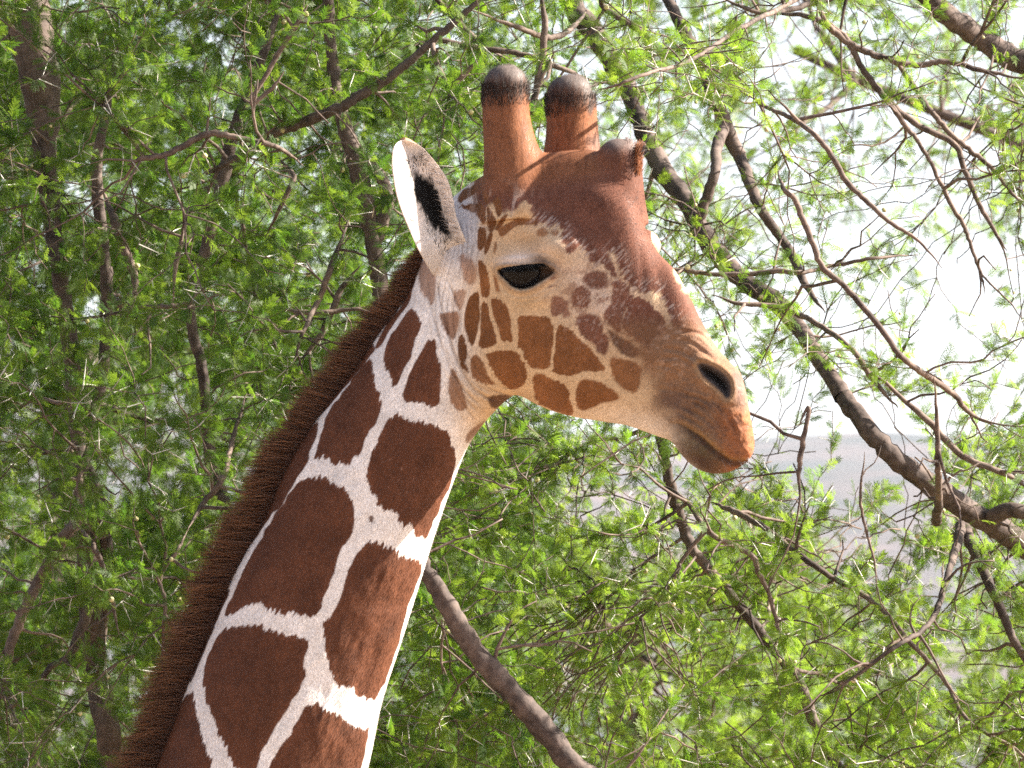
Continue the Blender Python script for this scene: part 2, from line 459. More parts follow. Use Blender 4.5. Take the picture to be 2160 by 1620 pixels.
def scatter(name, P, rot, siz, idx, ng, parent):
    me = bpy.data.meshes.new(name); me.vertices.add(len(P)); me.vertices.foreach_set("co", np.ascontiguousarray(P, dtype=np.float32).ravel())
    a = me.attributes.new("rot", 'FLOAT_VECTOR', 'POINT'); a.data.foreach_set("vector", np.ascontiguousarray(rot, dtype=np.float32).ravel())
    a = me.attributes.new("siz", 'FLOAT', 'POINT'); a.data.foreach_set("value", np.ascontiguousarray(siz, dtype=np.float32))
    a = me.attributes.new("idx", 'INT', 'POINT'); a.data.foreach_set("value", np.ascontiguousarray(idx, dtype=np.int32))
    me.update()
    o = bpy.data.objects.new(name, me); COL.objects.link(o); o.parent = parent
    md = o.modifiers.new("scatter", 'NODES'); md.node_group = ng
    o["kind"] = "stuff"; return o

def eulers(Y, Z):
    """XYZ euler angles turning +Y to Y with +Z near Z"""
    Y = Y / np.linalg.norm(Y, axis=1)[:, None]; X = np.cross(Y, Z); X /= np.linalg.norm(X, axis=1)[:, None] + 1e-9; Z = np.cross(X, Y)
    # matrix columns X Y Z; R = Rz Ry Rx
    sy = -X[:, 2]; ry = np.arcsin(np.clip(sy, -1, 1)); rx = np.arctan2(Y[:, 2], Z[:, 2]); rz = np.arctan2(X[:, 1], X[:, 0])
    return np.stack([rx, ry, rz], -1)

class Acacia:
    def __init__(s, base, label, seed, leaves, group=None):
        s.rng = np.random.default_rng(seed); s.base = np.array(base, float)
        s.root = empty("acacia_tree", base); tag(s.root, label, "tree", group)
        s.nodes = []; s.nr = []; s.leafmesh = leaves
        s.twV, s.twQ, s.twT, s.twO = [], [], [], 0
        s.sites = []; s.nbranch = 0
    def add_path(s, P, rad, kind="branch", n=10, rough=.0):
        P = np.asarray(P, float); rad = np.asarray(rad, float)
        if rough:
            f = 1 + rough * s.rng.normal(size=len(P)); rad = rad * np.clip(f, .75, 1.3)
        V, q, t = tube(P, rad, n)
        if kind == "twig":
            s.twV.append(V); s.twQ.append(q + s.twO); s.twT.append(t + s.twO); s.twO += len(V)
        else:
            link(kind, mesh_tq(kind, V - s.base, q, t), bark if rad[0] > .008 else twig_bark, s.root)
        s.nodes.append(P); s.nr.append(rad)
    def limb(s, pts, r, rough=.035, kind="branch"):
        """limb from photo positions (px, py, distance, width px)"""
        a = catmull(np.array(pts, float), 7)
        L = np.concatenate([[0], np.cumsum(np.hypot(*np.diff(a[:, :2], axis=0).T))])
        j = s.rng.normal(0, 1, (len(a), 2)) * np.minimum(a[:, 3:4] * .03 + .5, 1.6)
        P = at(a[:, 0] + j[:, 0], a[:, 1] + j[:, 1], a[:, 2]); rad = a[:, 3] / 2 / 1000 * a[:, 2] / DIST
        if a[-1, 3] < 20: rad = rad * smooth(-.3, 1, (len(a) - 1 - np.arange(len(a))) / 9)
        if a[0, 3] < 20: rad = rad * smooth(-.3, 1, np.arange(len(a)) / 9)
        s.add_path(P, rad, kind, 12 if a[0, 3] > 18 else 8, rough)
    def grow(s, T, r0, kind, n, wig, maxlen=None, seg=.035, minr=.0012, leafy=True):
        for t in T:
            N_ = np.vstack(s.nodes); RR = np.concatenate(s.nr)
            d2 = ((N_ - t) ** 2).sum(1) * (1 + 2.2 * s.rng.random(len(N_))) + (RR < r0 * .6) * .5
            k = int(d2.argmin()); p = N_[k]; v = t - p; L = np.linalg.norm(v)
            if L < .05: continue
            if maxlen and L > maxlen: v = v / L * maxlen; L = maxlen
            m = max(4, int(L / seg)); u = np.linspace(0, 1, m + 1)[:, None]
            perp = np.cross(v, s.rng.normal(size=3)); perp /= np.linalg.norm(perp) + 1e-9
            P = p + v * u + perp * (np.sin(u * np.pi) * L * s.rng.uniform(.02, .13)) - np.array([0, 0, 1]) * (u * u * L * .06)
            jit = s.rng.normal(0, wig, (m + 1, 3)); jit[0] = 0; jit = (jit + np.roll(jit, 1, 0) * .5); jit[0] = 0
            P = P + jit
            ra = min(r0 * s.rng.uniform(.7, 1.25), RR[k] * .8); rad = np.maximum(ra * (1 - .72 * u[:, 0]), minr)
            s.add_path(P, rad, kind, n, .06)
            if leafy: s.sites.append((P, rad))
    def finish(s, dens, leaf_scale=1, nleafobj=300, thorn_p=.25, flower_p=.05, nthorn=300, fasc=3, wfun=None, maxflower=220):
        LP, LY, LZ = [], [], []; TP, TY, TZ = [], [], []; FP = []
        r = s.rng
        for P, rad in s.sites:
            L = np.linalg.norm(np.diff(P, axis=0), axis=1).sum()
            a = 0.0 if rad[0] < .004 else .35
            nn = r.poisson(L * (1 - a) * dens)
            if nn == 0: continue
            u = r.uniform(a, 1, nn) * (len(P) - 1); i = np.minimum(u.astype(int), len(P) - 2); f = (u - i)[:, None]
            Q_ = P[i] * (1 - f) + P[i + 1] * f; T = P[i + 1] - P[i]; T /= np.linalg.norm(T, axis=1)[:, None] + 1e-9
            for q, t in zip(Q_, T):
                if wfun is not None and r.random() > wfun(q): continue
                o = r.normal(size=3); o -= t * (o @ t); o /= np.linalg.norm(o) + 1e-9
                k = r.integers(1, fasc + 1) if r.random() < .35 else 1
                for _ in range(k):
                    d = o + r.normal(0, .38, 3) + t * .75 + np.array([0, 0, .12]); z = r.normal(0, .6, 3) + np.array([.3, -.1, .9])
                    LP.append(q); LY.append(d); LZ.append(z)
                if r.random() < thorn_p:
                    for sg in (-1, 1):
                        o2 = np.cross(t, o); TP.append(q); TY.append(o2 * sg + o * .5 + r.normal(0, .15, 3)); TZ.append(o)
                if r.random() < flower_p: FP.append(q)
        LP, LY, LZ = map(np.array, (LP, LY, LZ)); n = len(LP)
        rot = eulers(LY, LZ); siz = leaf_scale * r.uniform(.65, 1.3, n); idx = r.integers(0, 4, n)
        # the largest leaves in view are parts of their own, the rest is joined
        ppx, ppy, dd = proj(LP); inf = (ppx > 0) & (ppx < 2160) & (ppy > 0) & (ppy < 1620)
        score = siz / dd * np.where(inf, 1, 0); order = np.argsort(-score); big = order[:nleafobj]
        leafobjs = []
        protos = []
        for c, k in enumerate(big):
            o = bpy.data.objects.new("leaf", s.leafmesh[idx[k]]); COL.objects.link(o); o.parent = s.root
            o.location = LP[k] - s.base; o.rotation_euler = rot[k]; o.scale = (siz[k],) * 3; leafobjs.append((idx[k], o))
        for w_ in range(4):
            c = [o for q, o in leafobjs if q == w_]
            if not c:
                k = order[w_]; o = bpy.data.objects.new("leaf", s.leafmesh[w_]); COL.objects.link(o); o.parent = s.root
                o.location = LP[k] - s.base; o.rotation_euler = rot[k]; o.scale = (siz[k],) * 3; c = [o]
            protos.append(c[0])
        rest = np.ones(n, bool); rest[big] = False
        scatter("foliage", LP[rest] - s.base, rot[rest], siz[rest], idx[rest], gn_tree(protos, s.root.name), s.root)
        if len(TP):
            TP, TY, TZ = map(np.array, (TP, TY, TZ)); rot = eulers(TY, TZ); siz = r.uniform(.45, 1.25, len(TP))
            ppx, ppy, dd = proj(TP); inf = (ppx > 0) & (ppx < 2160) & (ppy > 0) & (ppy < 1620)
            order = np.argsort(-(siz / dd * inf)); big = order[:nthorn]; first = None
            for k in big:
                o = bpy.data.objects.new("thorn", THORN); COL.objects.link(o); o.parent = s.root
                o.location = TP[k] - s.base; o.rotation_euler = rot[k]; o.scale = (siz[k],) * 3; first = first or o
            rest = np.ones(len(TP), bool); rest[big] = False
            if rest.any() and first is not None: scatter("thorns", TP[rest] - s.base, rot[rest], siz[rest], np.zeros(rest.sum()), gn_tree([first], s.root.name + "t"), s.root)
        if len(FP):
            FP = np.array(FP); ppx, ppy, dd = proj(FP); inf = (ppx > 0) & (ppx < 2160) & (ppy > 0) & (ppy < 1620)
            for k in np.where(inf)[0][:maxflower]:
                o = bpy.data.objects.new("flower", FLOWER); COL.objects.link(o); o.parent = s.root
                o.location = FP[k] - s.base; o.rotation_euler = r.normal(0, .9, 3); o.scale = (r.uniform(.6, 1.2),) * 3
        if s.twO:
            o = link("twigs", mesh_tq("twigs", np.vstack(s.twV) - s.base, np.vstack(s.twQ), np.vstack(s.twT)), twig_bark, s.root); o["kind"] = "stuff"
        print(s.root.name, "leaves", n, "thorns", len(TP), "flowers", len(FP), "branches", s.nbranch)

def targets(r, n, x0, x1, y0, y1, d0, d1, dens=None):
    out = []
    while len(out) < n:
        a, b, d = r.uniform(x0, x1), r.uniform(y0, y1), r.uniform(d0, d1)
        if dens is None or r.random() < dens(a, b): out.append(at(a, b, d))
    return np.array(out)

# ---- right-hand acacia, through which the bright sky shows
tb = Acacia((2.05, 2.6, 0), "airy thorny acacia with thick grey limbs and sky showing through, right of the giraffe", 11, LEAVES)
B = tb
tr_ = [(2.05, 2.6, 0, .13), (2.0, 2.5, 1.2, .11), (1.75, 2.3, 2.3, .09), (1.62, 2.15, 2.9, .07)]
a_ = catmull(np.array(tr_), 8); B.add_path(a_[:, :3], a_[:, 3], "trunk", 16, .03)
jx, jy, jd = proj(np.array([[1.62, 2.15, 2.9], [1.75, 2.3, 2.3]]))
J = (jx[0], jy[0], jd[0])
B.limb([(J[0], J[1], J[2], 95), (2420,1500,16.1,75), (2290,1250,16,62), (2160,1150,15.9,52), (2080,1100,15.8,50), (1990,1040,15.7,48), (1900,975,15.6,44), (1830,905,15.6,42), (1780,835,15.7,38)], 0)
B.limb([(1780,835,15.7,38), (1735,770,15.8,34), (1690,700,16,36), (1640,640,16.1,42), (1560,585,16.2,40), (1500,520,16.3,42), (1450,430,16.4,42), (1400,360,16.5,44), (1360,280,16.6,40), (1325,190,16.7,42), (1270,95,16.8,46), (1200,0,16.9,44), (1120,-120,17,40), (1010,-300,17,28)], 0)
B.limb([(J[0], J[1], J[2], 90), (2000,1900,14.95,75), (1600,1800,14.95,62), (1250,1640,14.85,50), (1150,1540,14.85,52), (1070,1450,14.85,50), (1000,1370,14.85,46), (940,1270,14.85,42), (890,1190,14.85,34), (850,1080,14.85,26), (830,900,14.85,20)], 0)
B.limb([(1780,1640,16.10,25.5), (1720,1530,16.10,23.8), (1680,1430,16.10,22.9), (1600,1330,16.10,22.1), (1530,1240,16.00,21.2), (1470,1170,15.90,22.1), (1440,1110,15.90,25.5), (1412,1010,15.80,22.1), (1395,930,15.80,20.4), (1380,850,15.80,17.0), (1400,700,15.90,13.6)], 0)
B.limb([(2080,1100,15.8,36), (2125,1078,15.7,34), (2200,1080,15.7,32), (2300,1020,15.7,24), (2380,900,15.6,18)], 0)
B.limb([(1971,790,15.0,9), (1977,900,15.05,11), (1979,995,15.1,14), (1980,1050,15.4,18), (1975,1100,15.6,22)], 0)
B.limb([(2028,1109,15.7,24), (2015,1160,15.5,18), (2000,1211,15.3,15), (1977,1285,15.2,13), (1950,1325,15.1,11), (1897,1359,15,10), (1820,1415,15,8), (1750,1467,15,6)], 0)
B.limb([(2035,1115,15.7,28), (2055,1160,15.6,24), (2085,1228,15.5,22), (2110,1280,15.5,20), (2132,1335,15.5,18), (2160,1385,15.5,16), (2220,1480,15.5,12)], 0)
B.limb([(1500,1060,15.9,12), (1540,1075,15.8,14), (1604,1108,15.7,13), (1660,1150,15.6,12), (1704,1183,15.5,14), (1761,1222,15.5,12), (1841,1268,15.5,12), (1909,1342,15.4,11), (1994,1438,15.4,10), (2045,1523,15.3,9), (2142,1580,15.3,8), (2200,1640,15.3,8)], 0)
B.limb([(1380,1010,15.4,10), (1450,1060,15.3,12), (1500,1126,15.2,12), (1585,1171,15.2,12), (1600,1210,15.2,11), (1619,1245,15.2,10), (1642,1325,15.2,9), (1660,1400,15.2,7)], 0)
B.limb([(1684,900,14.9,10), (1706,860,14.9,9), (1690,955,14.9,12), (1685,1000,14.9,10), (1687,1041,14.9,7)], 0)
B.limb([(1824,955,15.2,8), (1815,1052,15.2,7), (1830,1130,15.2,6), (1845,1190,15.2,5), (1850,1270,15.2,4)], 0)
B.limb([(2300,80,16.6,70), (2200,130,16.5,58), (2140,125,16.5,52), (2060,75,16.5,48), (1980,15,16.4,46), (1880,-90,16.4,40)], 0)
B.limb([(2380,900,15.6,30), (2500,500,16.1,60), (2400,200,16.5,66), (2300,80,16.6,70)], 0)
B.limb([(2320,1250,16,60), (2520,1000,15.8,56), (2560,700,15.9,55), (2500,500,16.1,60)], 0)
B.limb([(1880,-60,16.3,24), (1790,-20,16.2,18), (1700,10,16.1,14), (1602,26,16,12), (1500,-20,16,10)], 0)
B.limb([(1602,26,16,12), (1719,39,15.9,14), (1784,86,15.9,15), (1830,110,15.9,14), (1875,125,15.9,15), (1940,138,15.9,13), (1991,130,15.9,12), (2080,150,15.9,11), (2170,170,15.9,10)], 0)
B.limb([(1745,45,15.9,12), (1785,80,15.9,13), (1818,143,15.9,13), (1862,199,15.9,14), (1927,259,15.9,14), (2009,302,15.9,13), (2040,370,15.9,12), (2065,430,15.9,11), (2100,490,15.9,9), (2125,530,15.9,8)], 0)
B.limb([(1880,125,15.9,13), (1905,150,16,12), (1957,225,16,12), (2000,277,16,12), (2050,320,16,11), (2091,354,16,10), (2130,400,16,9), (2170,445,16,8)], 0)
B.limb([(1862,199,15.9,10), (1879,220,15.8,11), (1905,260,15.8,11), (1930,290,15.8,9), (1965,346,15.8,9), (2009,436,15.8,10), (2035,480,15.8,9), (2052,531,15.8,8), (2070,580,15.8,7), (2078,622,15.8,6)], 0)
B.limb([(1560,170,15.3,8), (1600,215,15.2,9), (1640,236,15.1,9), (1672,251,15,11), (1710,277,14.9,11), (1749,320,14.9,12), (1784,380,14.9,12), (1818,415,14.9,11), (1875,467,14.9,9), (1940,510,14.9,7), (1990,570,14.9,6)], 0)
B.limb([(1640,360,15,11), (1655,400,14.9,11), (1676,420,14.9,12), (1692,458,14.9,13), (1715,514,14.9,13), (1736,566,14.9,13), (1784,605,14.9,13), (1857,691,14.9,13), (1900,750,14.9,13), (1950,790,15,14), (2010,830,15.1,13), (2045,870,15.2,11), (2110,905,15.2,9)], 0)
B.limb([(1400,575,15.6,8), (1425,568,15.6,9), (1500,578,15.6,10), (1568,579,15.6,11), (1640,572,15.6,12), (1689,575,15.6,10), (1760,560,15.7,9), (1840,545,15.7,8), (1935,538,15.8,8)], 0)
B.limb([(1895,860,15.6,14), (1840,800,15.6,12), (1800,740,15.6,12), (1735,690,15.7,12), (1650,650,15.8,12), (1560,640,15.8,10), (1500,620,15.8,8)], 0)
B.limb([(1560,330,16.2,30), (1530,265,16.2,32), (1505,200,16.2,30), (1480,130,16.3,28), (1440,60,16.3,26), (1400,-20,16.4,24)], 0)
B.limb([(1530,265,16.2,26), (1513,310,16.1,24), (1508,360,16,22), (1490,420,16,22), (1475,470,16,18), (1462,510,16,10)], 0)
B.limb([(1560,330,16.2,28), (1580,380,16.1,26), (1610,450,16,22), (1660,520,16,20), (1700,600,15.9,18), (1740,660,15.8,14)], 0)
B.limb([(1820,770,15.6,16), (1950,880,15.6,15), (2030,960,15.6,14), (2120,1000,15.6,13), (2200,1050,15.7,12)], 0)
B.limb([(1260,190,13.72,4), (1290,183,13.7,5.5), (1330,168,13.7,7), (1380,150,13.75,8), (1440,135,13.9,9), (1500,100,14.1,9), (1560,60,14.4,10), (1640,20,15,11), (1760,-40,15.8,14)], 0)
B.limb([(1300,-60,16,16), (1270,10,16,14), (1345,60,16,14), (1400,110,16,12)], 0)
gaps = [(1980,330,90,120,.75),(1760,230,70,60,.6),(2050,560,90,110,.8),(1700,925,120,60,.95),(1850,940,80,45,.8),(1640,880,60,60,.9),(1640,170,60,60,.5),(2100,700,60,70,.5),(1920,1010,80,30,.7),(1790,1090,60,60,.6),(1960,480,80,80,.6)]
def dB(a, b):
    v = .35 + .65 * smooth(700, 1300, b) + .25 * gauss(a, b, 1600, 450, 220, 400) - .1 * (a > 1800)
    for cx_, cy_, rx_, ry_, w_ in gaps: v = v * (1 - w_ * np.exp(-((a - cx_) / rx_) ** 2 - ((b - cy_) / ry_) ** 2))
    return v
r = B.rng
B.grow(targets(r, 60, 900, 2700, -500, 1900, 15.2, 17.5, dB), .0060, "branch", 8, .006, None, .05)
B.grow(targets(r, 230, 850, 2500, -300, 1800, 14.8, 17.6, dB), .0048, "branch", 6, .005, .9, .04)
B.grow(targets(r, 400, 830, 2200, 950, 1700, 14.85, 17.5, None), .0042, "twig", 6, .006, .8, .04, .002, False)
B.grow(targets(r, 170, 1250, 2250, -100, 950, 15.2, 17.5, None), .0036, "twig", 6, .006, .7, .04, .0015, False)
B.grow(targets(r, 1700, 850, 2500, -350, 1850, 15.0, 17.8, dB), .0027, "twig", 5, .004, .38, .03)
B.grow(targets(r, 45, 1270, 1640, 60, 260, 13.7, 15, None), .002, "twig", 5, .004, .25, .03)
def wB(q):
    a, b, d = proj(q[None]); v = 1.0
    for cx_, cy_, rx_, ry_, w_ in gaps: v = v * (1 - w_ * .85 * math.exp(-((a[0] - cx_) / rx_) ** 2 - ((b[0] - cy_) / ry_) ** 2))
    return v * (.55 + .45 * float(smooth(650, 1150, b)[0]) )
B.finish(100, .92, 300, .07, .03, 300, 3, wB)

# ---- left-hand acacia, dense and mostly in its own shade
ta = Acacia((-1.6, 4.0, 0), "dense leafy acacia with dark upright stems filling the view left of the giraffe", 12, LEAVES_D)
A = ta
a_ = catmull(np.array([(-1.6, 4.0, 0, .16), (-1.55, 3.9, 1.2, .14), (-1.35, 3.6, 2.3, .12), (-1.2, 3.4, 3.0, .10)]), 8); A.add_path(a_[:, :3], a_[:, 3], "trunk", 16, .03)
jx, jy, jd = proj(np.array([[-1.2, 3.4, 3.0]])); J = (jx[0], jy[0], jd[0])
A.limb([(J[0], J[1], J[2], 110), (230,1650,16.30,60), (200,1400,16.20,52), (190,1250,16.10,48), (175,1050,16.00,40), (165,900,16.00,38), (150,760,16.00,36), (130,600,16.00,36), (112,480,16.00,38), (95,330,16.00,50), (88,200,16.00,80), (70,80,16.00,90), (50,-60,16.00,80), (0,-300,16.00,60)], 0)
A.limb([(J[0], J[1], J[2], 90), (60,1700,17.6,55), (10,1500,17.6,45), (-50,1200,17.6,40), (-80,900,17.6,36), (-60,600,17.5,34), (30,380,17.4,30), (90,330,17.1,30)], 0)
A.limb([(J[0], J[1], J[2], 80), (420,1700,16.10,48), (450,1500,16.10,40), (470,1300,16.10,34), (480,1100,16.00,30), (440,950,16.00,26), (430,800,16.00,24), (400,650,16.00,24), (440,500,16.00,26), (470,380,16.00,30), (500,260,16.00,24), (560,100,16.00,20), (620,-60,16.10,18)], 0)
A.limb([(200,1400,16.30,34), (225,1200,16.10,30), (210,1050,16.00,22), (180,950,16.00,20), (215,800,16.00,24), (225,600,16.00,26), (210,460,16.00,26), (205,340,16.00,22), (230,200,16.00,18), (260,50,16.00,16)], 0)
A.limb([(225,600,16.00,18), (255,640,15.90,22), (285,600,15.90,16), (262,520,15.90,22), (240,460,15.90,20), (215,400,16.00,18)], 0)
A.limb([(0,1480,15.6,18), (20,1370,15.6,22), (50,1290,15.6,24), (90,1210,15.6,26), (130,1140,15.5,26), (160,1100,15.5,24), (172,1060,15.5,20), (168,1000,15.5,15), (190,920,15.5,12)], 0)
A.limb([(160,1100,15.5,18), (195,1150,15.4,14), (215,1190,15.4,12), (235,1260,15.4,12), (250,1340,15.4,10)], 0)
A.limb([(140,1400,16,20), (165,1340,16,22), (185,1290,16,24), (190,1240,16,22), (180,1190,16,18)], 0)
A.limb([(395,1120,15.3,8), (375,1160,15.2,9), (345,1200,15.2,9), (338,1230,15.2,9), (348,1270,15.2,9), (345,1320,15.2,7), (342,1400,15.2,6), (335,1470,15.2,5)], 0)
A.limb([(520,830,15.6,12), (490,930,15.5,12), (470,1010,15.4,13), (430,1060,15.4,12), (395,1120,15.3,10)], 0)
A.limb([(470,380,16.9,22), (520,330,16.2,20), (560,290,15.8,20), (600,272,15.6,22), (640,258,15.5,23), (720,225,15.4,22), (760,200,15.4,22), (820,165,15.4,20), (860,132,15.4,18), (930,72,15.4,16), (990,20,15.4,14), (1050,-30,15.4,12)], 0)
A.limb([(265,350,15.1,9), (300,335,15.1,12), (350,325,15.1,13), (400,300,15.1,14), (430,285,15.1,15), (460,282,15.1,14), (520,295,15.1,12), (570,305,15.1,11), (610,325,15.2,9), (640,350,15.3,7)], 0)
A.limb([(560,500,15.6,9), (590,440,15.5,10), (620,370,15.5,12), (590,360,15.6,10)], 0)
A.limb([(430,370,15.8,14), (470,350,15.7,15), (530,310,15.7,14), (600,250,15.6,10)], 0)
A.limb([(840,840,16.00,34), (810,700,16.00,36), (800,600,16.00,38), (785,500,16.00,36), (765,400,16.00,40), (745,320,16.00,38), (720,240,16.00,30), (700,120,16.00,26), (690,-40,16.00,22)], 0)
A.limb([(790,520,16.00,24), (815,440,16.00,28), (808,380,16.00,26), (765,330,16.00,26)], 0)
A.limb([(470,1300,16.40,24), (600,1150,16.20,28), (700,1000,16.10,32), (840,840,16.00,34)], 0)
A.limb([(615,790,15.4,8), (640,700,15.4,10), (668,640,15.5,12), (700,560,15.5,14), (740,450,15.6,12)], 0)
A.limb([(250,650,15.6,8), (330,648,15.5,11), (400,640,15.5,10), (470,620,15.5,9)], 0)
A.limb([(620,780,15.9,14), (680,700,15.9,14), (720,610,15.9,14), (760,560,15.9,10)], 0)
A.limb([(560,640,15.7,12), (640,660,15.6,12), (720,655,15.6,11), (770,648,15.6,9)], 0)
A.limb([(400,420,15.6,7), (385,500,15.5,9), (370,560,15.5,12), (365,640,15.5,9)], 0)
A.limb([(600,150,15.2,10), (570,190,15.2,10), (530,215,15.2,9), (620,60,15.2,12), (650,10,15.2,12)], 0)
A.limb([(990,20,15.4,12), (1100,60,15.5,12), (1160,80,15.6,13), (1205,60,15.7,14), (1240,20,15.9,14)], 0)
A.limb([(1170,110,15.4,15), (1135,180,15.4,14), (1120,240,15.4,12), (1150,60,15.4,15), (1130,-40,15.4,15)], 0)
A.limb([(860,-60,16,16), (960,40,16,15), (1010,110,16,12), (950,200,16,10), (980,260,16,9)], 0)
A.limb([(840,105,15.9,12), (920,85,15.9,12), (1000,100,15.9,12), (1100,115,15.9,12), (1200,150,15.9,11), (1260,175,16,10)], 0)
def dA(a, b): return (1.0 - .45 * smooth(820, 1150, a)) * (.75 + .25 * noise2(a / 160, b / 160, 5))
r = A.rng
A.grow(targets(r, 70, -500, 1150, -500, 1900, 15.0, 18, dA), .0070, "branch", 8, .006, None, .05)
A.grow(targets(r, 225, -300, 1180, -350, 1800, 14.9, 18, dA), .0050, "branch", 6, .005, .9, .04)
A.grow(targets(r, 330, -100, 1150, -100, 1700, 15.0, 17, None), .0040, "twig", 6, .006, .7, .04, .0018, False)
A.grow(targets(r, 2600, -300, 1200, -450, 1850, 14.95, 18.6, dA), .0027, "twig", 5, .004, .38, .03)
A.finish(128, .98, 300, .06, .03, 300, 3)

# ---- bushy acacias farther back, soft behind the branches
def far_tree(base, box, label, seed, n1, n2, n3, scale, dens, leaves, dfun=None, via=None):
    t = Acacia(base, label, seed, leaves)
    x0, x1, y0, y1, d0, d1 = box; r = t.rng
    b = np.array(base, float); top = at((x0 + x1) / 2, (y0 + y1) / 2, (d0 + d1) / 2)
    mid = b * .6 + top * .4 + [.1, 0, 0] if via is None else np.array(via, float)
    a = catmull(np.array([(*b, .16), (*mid, .10 if via is None else .05), (*top, .06 if via is None else .018)]), 8); t.add_path(a[:, :3], a[:, 3], "trunk", 12, .03)
    t.grow(targets(r, n1, x0, x1, y0, y1, d0, d1, dfun), .030, "branch", 8, .01, None, .12)
    t.grow(targets(r, n2, x0, x1, y0, y1, d0, d1, dfun), .011, "branch", 5, .01, 1.4, .08)
    t.grow(targets(r, n3, x0, x1, y0, y1, d0, d1, dfun), .0045, "twig", 4, .008, .7, .07)
    t.finish(dens, scale, 60, 0, 0, 0, 3); return t
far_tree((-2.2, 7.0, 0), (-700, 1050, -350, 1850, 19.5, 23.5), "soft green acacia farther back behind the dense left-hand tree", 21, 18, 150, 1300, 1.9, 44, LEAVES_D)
far_tree((1.3, 10.0, 0), (850, 1750, 1080, 1900, 22, 26), "bright bushy acacia low behind the giraffe's throat and the grey diagonal limb", 22, 14, 80, 520, 1.8, 28, LEAVES)
far_tree((4.6, 15.0, 0), (1500, 2700, 1230, 1950, 27, 32), "sunlit out-of-focus acacia at the lower right, in front of the hazy hillside", 23, 14, 80, 420, 2.1, 20, LEAVES)
far_tree((5.6, 12.5, 0), (1150, 2200, -350, 560, 24, 29), "blurred acacia crown high behind the giraffe's horns, pale against the sky", 24, 12, 60, 260, 1.8, 14, LEAVES, None, (4.2, 12.5, 4.6))
# ================================================================== GIRAFFE
giraffe = empty("giraffe", (-1.75, 0.0, 0.0))
tag(giraffe, "giraffe in profile facing right, brown patches netted with white, dark mane, horns black-tipped", "giraffe")
GO = np.array([-1.75, 0.0, 0.0])

def gpt(px, py, y):
    """point of the plane at depth y (world) seen at px, py"""
    px = np.asarray(px, float); py = np.asarray(py, float); y = np.asarray(y, float)
    # solve distance d so that world Y = y
    d = (y - CAM[1]) / (FWD[1] + (810 - py) / DIST / 1000 * UPV[1])
    return at(px, py, d)

# ---- head and neck as one loft: dorsal point, ventral point, half width, mid-plane depth is the head's turn
ST = [ # dx,dy, vx,vy, b
 (-60,2300, 600,2420,.235),(90,2100, 660,2150,.200),(240,1830, 712,1900,.175),
 (332,1612, 737,1760,.158),(392,1455, 778,1612,.150),(434,1352, 806,1480,.143),(495,1207, 848,1350,.135),
 (556,1096, 884,1235,.127),(606,982, 915,1135,.120),(674,874, 952,1028,.113),(739,791, 983,950,.107),
 (800,701, 1008,910,.103),(856,627, 1030,882,.102),(890,548, 1053,858,.105),(912,490, 1071,842,.110),
 (935,440, 1086,833,.116),(968,405, 1104,838,.121),(1010,375, 1126,850,.126),(1058,350, 1152,862,.128),
 (1110,330, 1182,872,.127),(1165,321, 1206,878,.124),(1215,315, 1232,883,.119),(1255,318, 1260,887,.113),
 (1292,338, 1290,892,.102),(1320,372, 1317,896,.093),(1338,412, 1343,904,.085),(1349,450, 1368,913,.079),
 (1365,490, 1390,921,.077),(1388,532, 1408,927,.072),(1424,571, 1417,932,.068),(1456,628, 1424,940,.066),
 (1476,670, 1434,954,.065),(1507,725, 1446,969,.065),(1539,763, 1462,983,.064),(1561,785, 1480,993,.062),
 (1571,815, 1498,998,.059),(1577,845, 1515,999,.055),(1584,885, 1535,996,.049),(1591,925, 1555,988,.038),
 (1590,950, 1572,977,.022),(1585,962, 1578,972,.008)]
ST = np.array(ST, float)
cs = catmull(ST, 12)
YAW = math.tan(R(24))
def ymid(px):
    t = np.clip((px - 980) / 1000.0, 0, None)
    return -(np.sqrt(t * t + .04 ** 2) - .04) * YAW
NPH = 128
ph = np.linspace(0, 2 * np.pi, NPH, endpoint=False)
rings = []
for row in cs:
    dx, dy, vx, vy, b = row
    head = smooth(900, 1100, (dx + vx) / 2)
    t = np.cos(ph); s = np.sin(ph)
    ex = 2 / (2.15 + .45 * head * smooth(.5, -.3, t) - .10 * head * smooth(0, .6, t))
    # blunt superellipse across, so cheeks are flatter than a tube
    ts = np.sign(t) * np.abs(t) ** ex; ss = np.sign(s) * np.abs(s) ** ex
    mx, my = (dx + vx) / 2, (dy + vy) / 2
    px = mx + (dx - vx) / 2 * ts; py = my + (dy - vy) / 2 * ts
    wt = 1 - head * .22 * smooth(0.1, -1.0, ts) + 0.0 * ts
    wt = wt * (1 - (1 - head) * .10 * ts)
    y = ymid(px) - b * ss * wt
    rings.append(gpt(px, py, y))
rings = np.array(rings)
nr = len(rings)
def loft_mesh(rings, cap=True):
    nr, n = rings.shape[:2]
    V = rings.reshape(-1, 3)
    i, j = np.meshgrid(np.arange(nr - 1), np.arange(n), indexing='ij')
    q = np.stack([i * n + j, i * n + (j + 1) % n, (i + 1) * n + (j + 1) % n, (i + 1) * n + j], -1).reshape(-1, 4)
    tris = []
    if cap:
        V = np.vstack([V, rings[0].mean(0), rings[-1].mean(0)])
        c0, c1 = nr * n, nr * n + 1
        for k in range(n):
            tris.append((c0, (k + 1) % n, k)); tris.append((c1, (nr - 1) * n + k, (nr - 1) * n + (k + 1) % n))
    return V, q, np.array(tris)

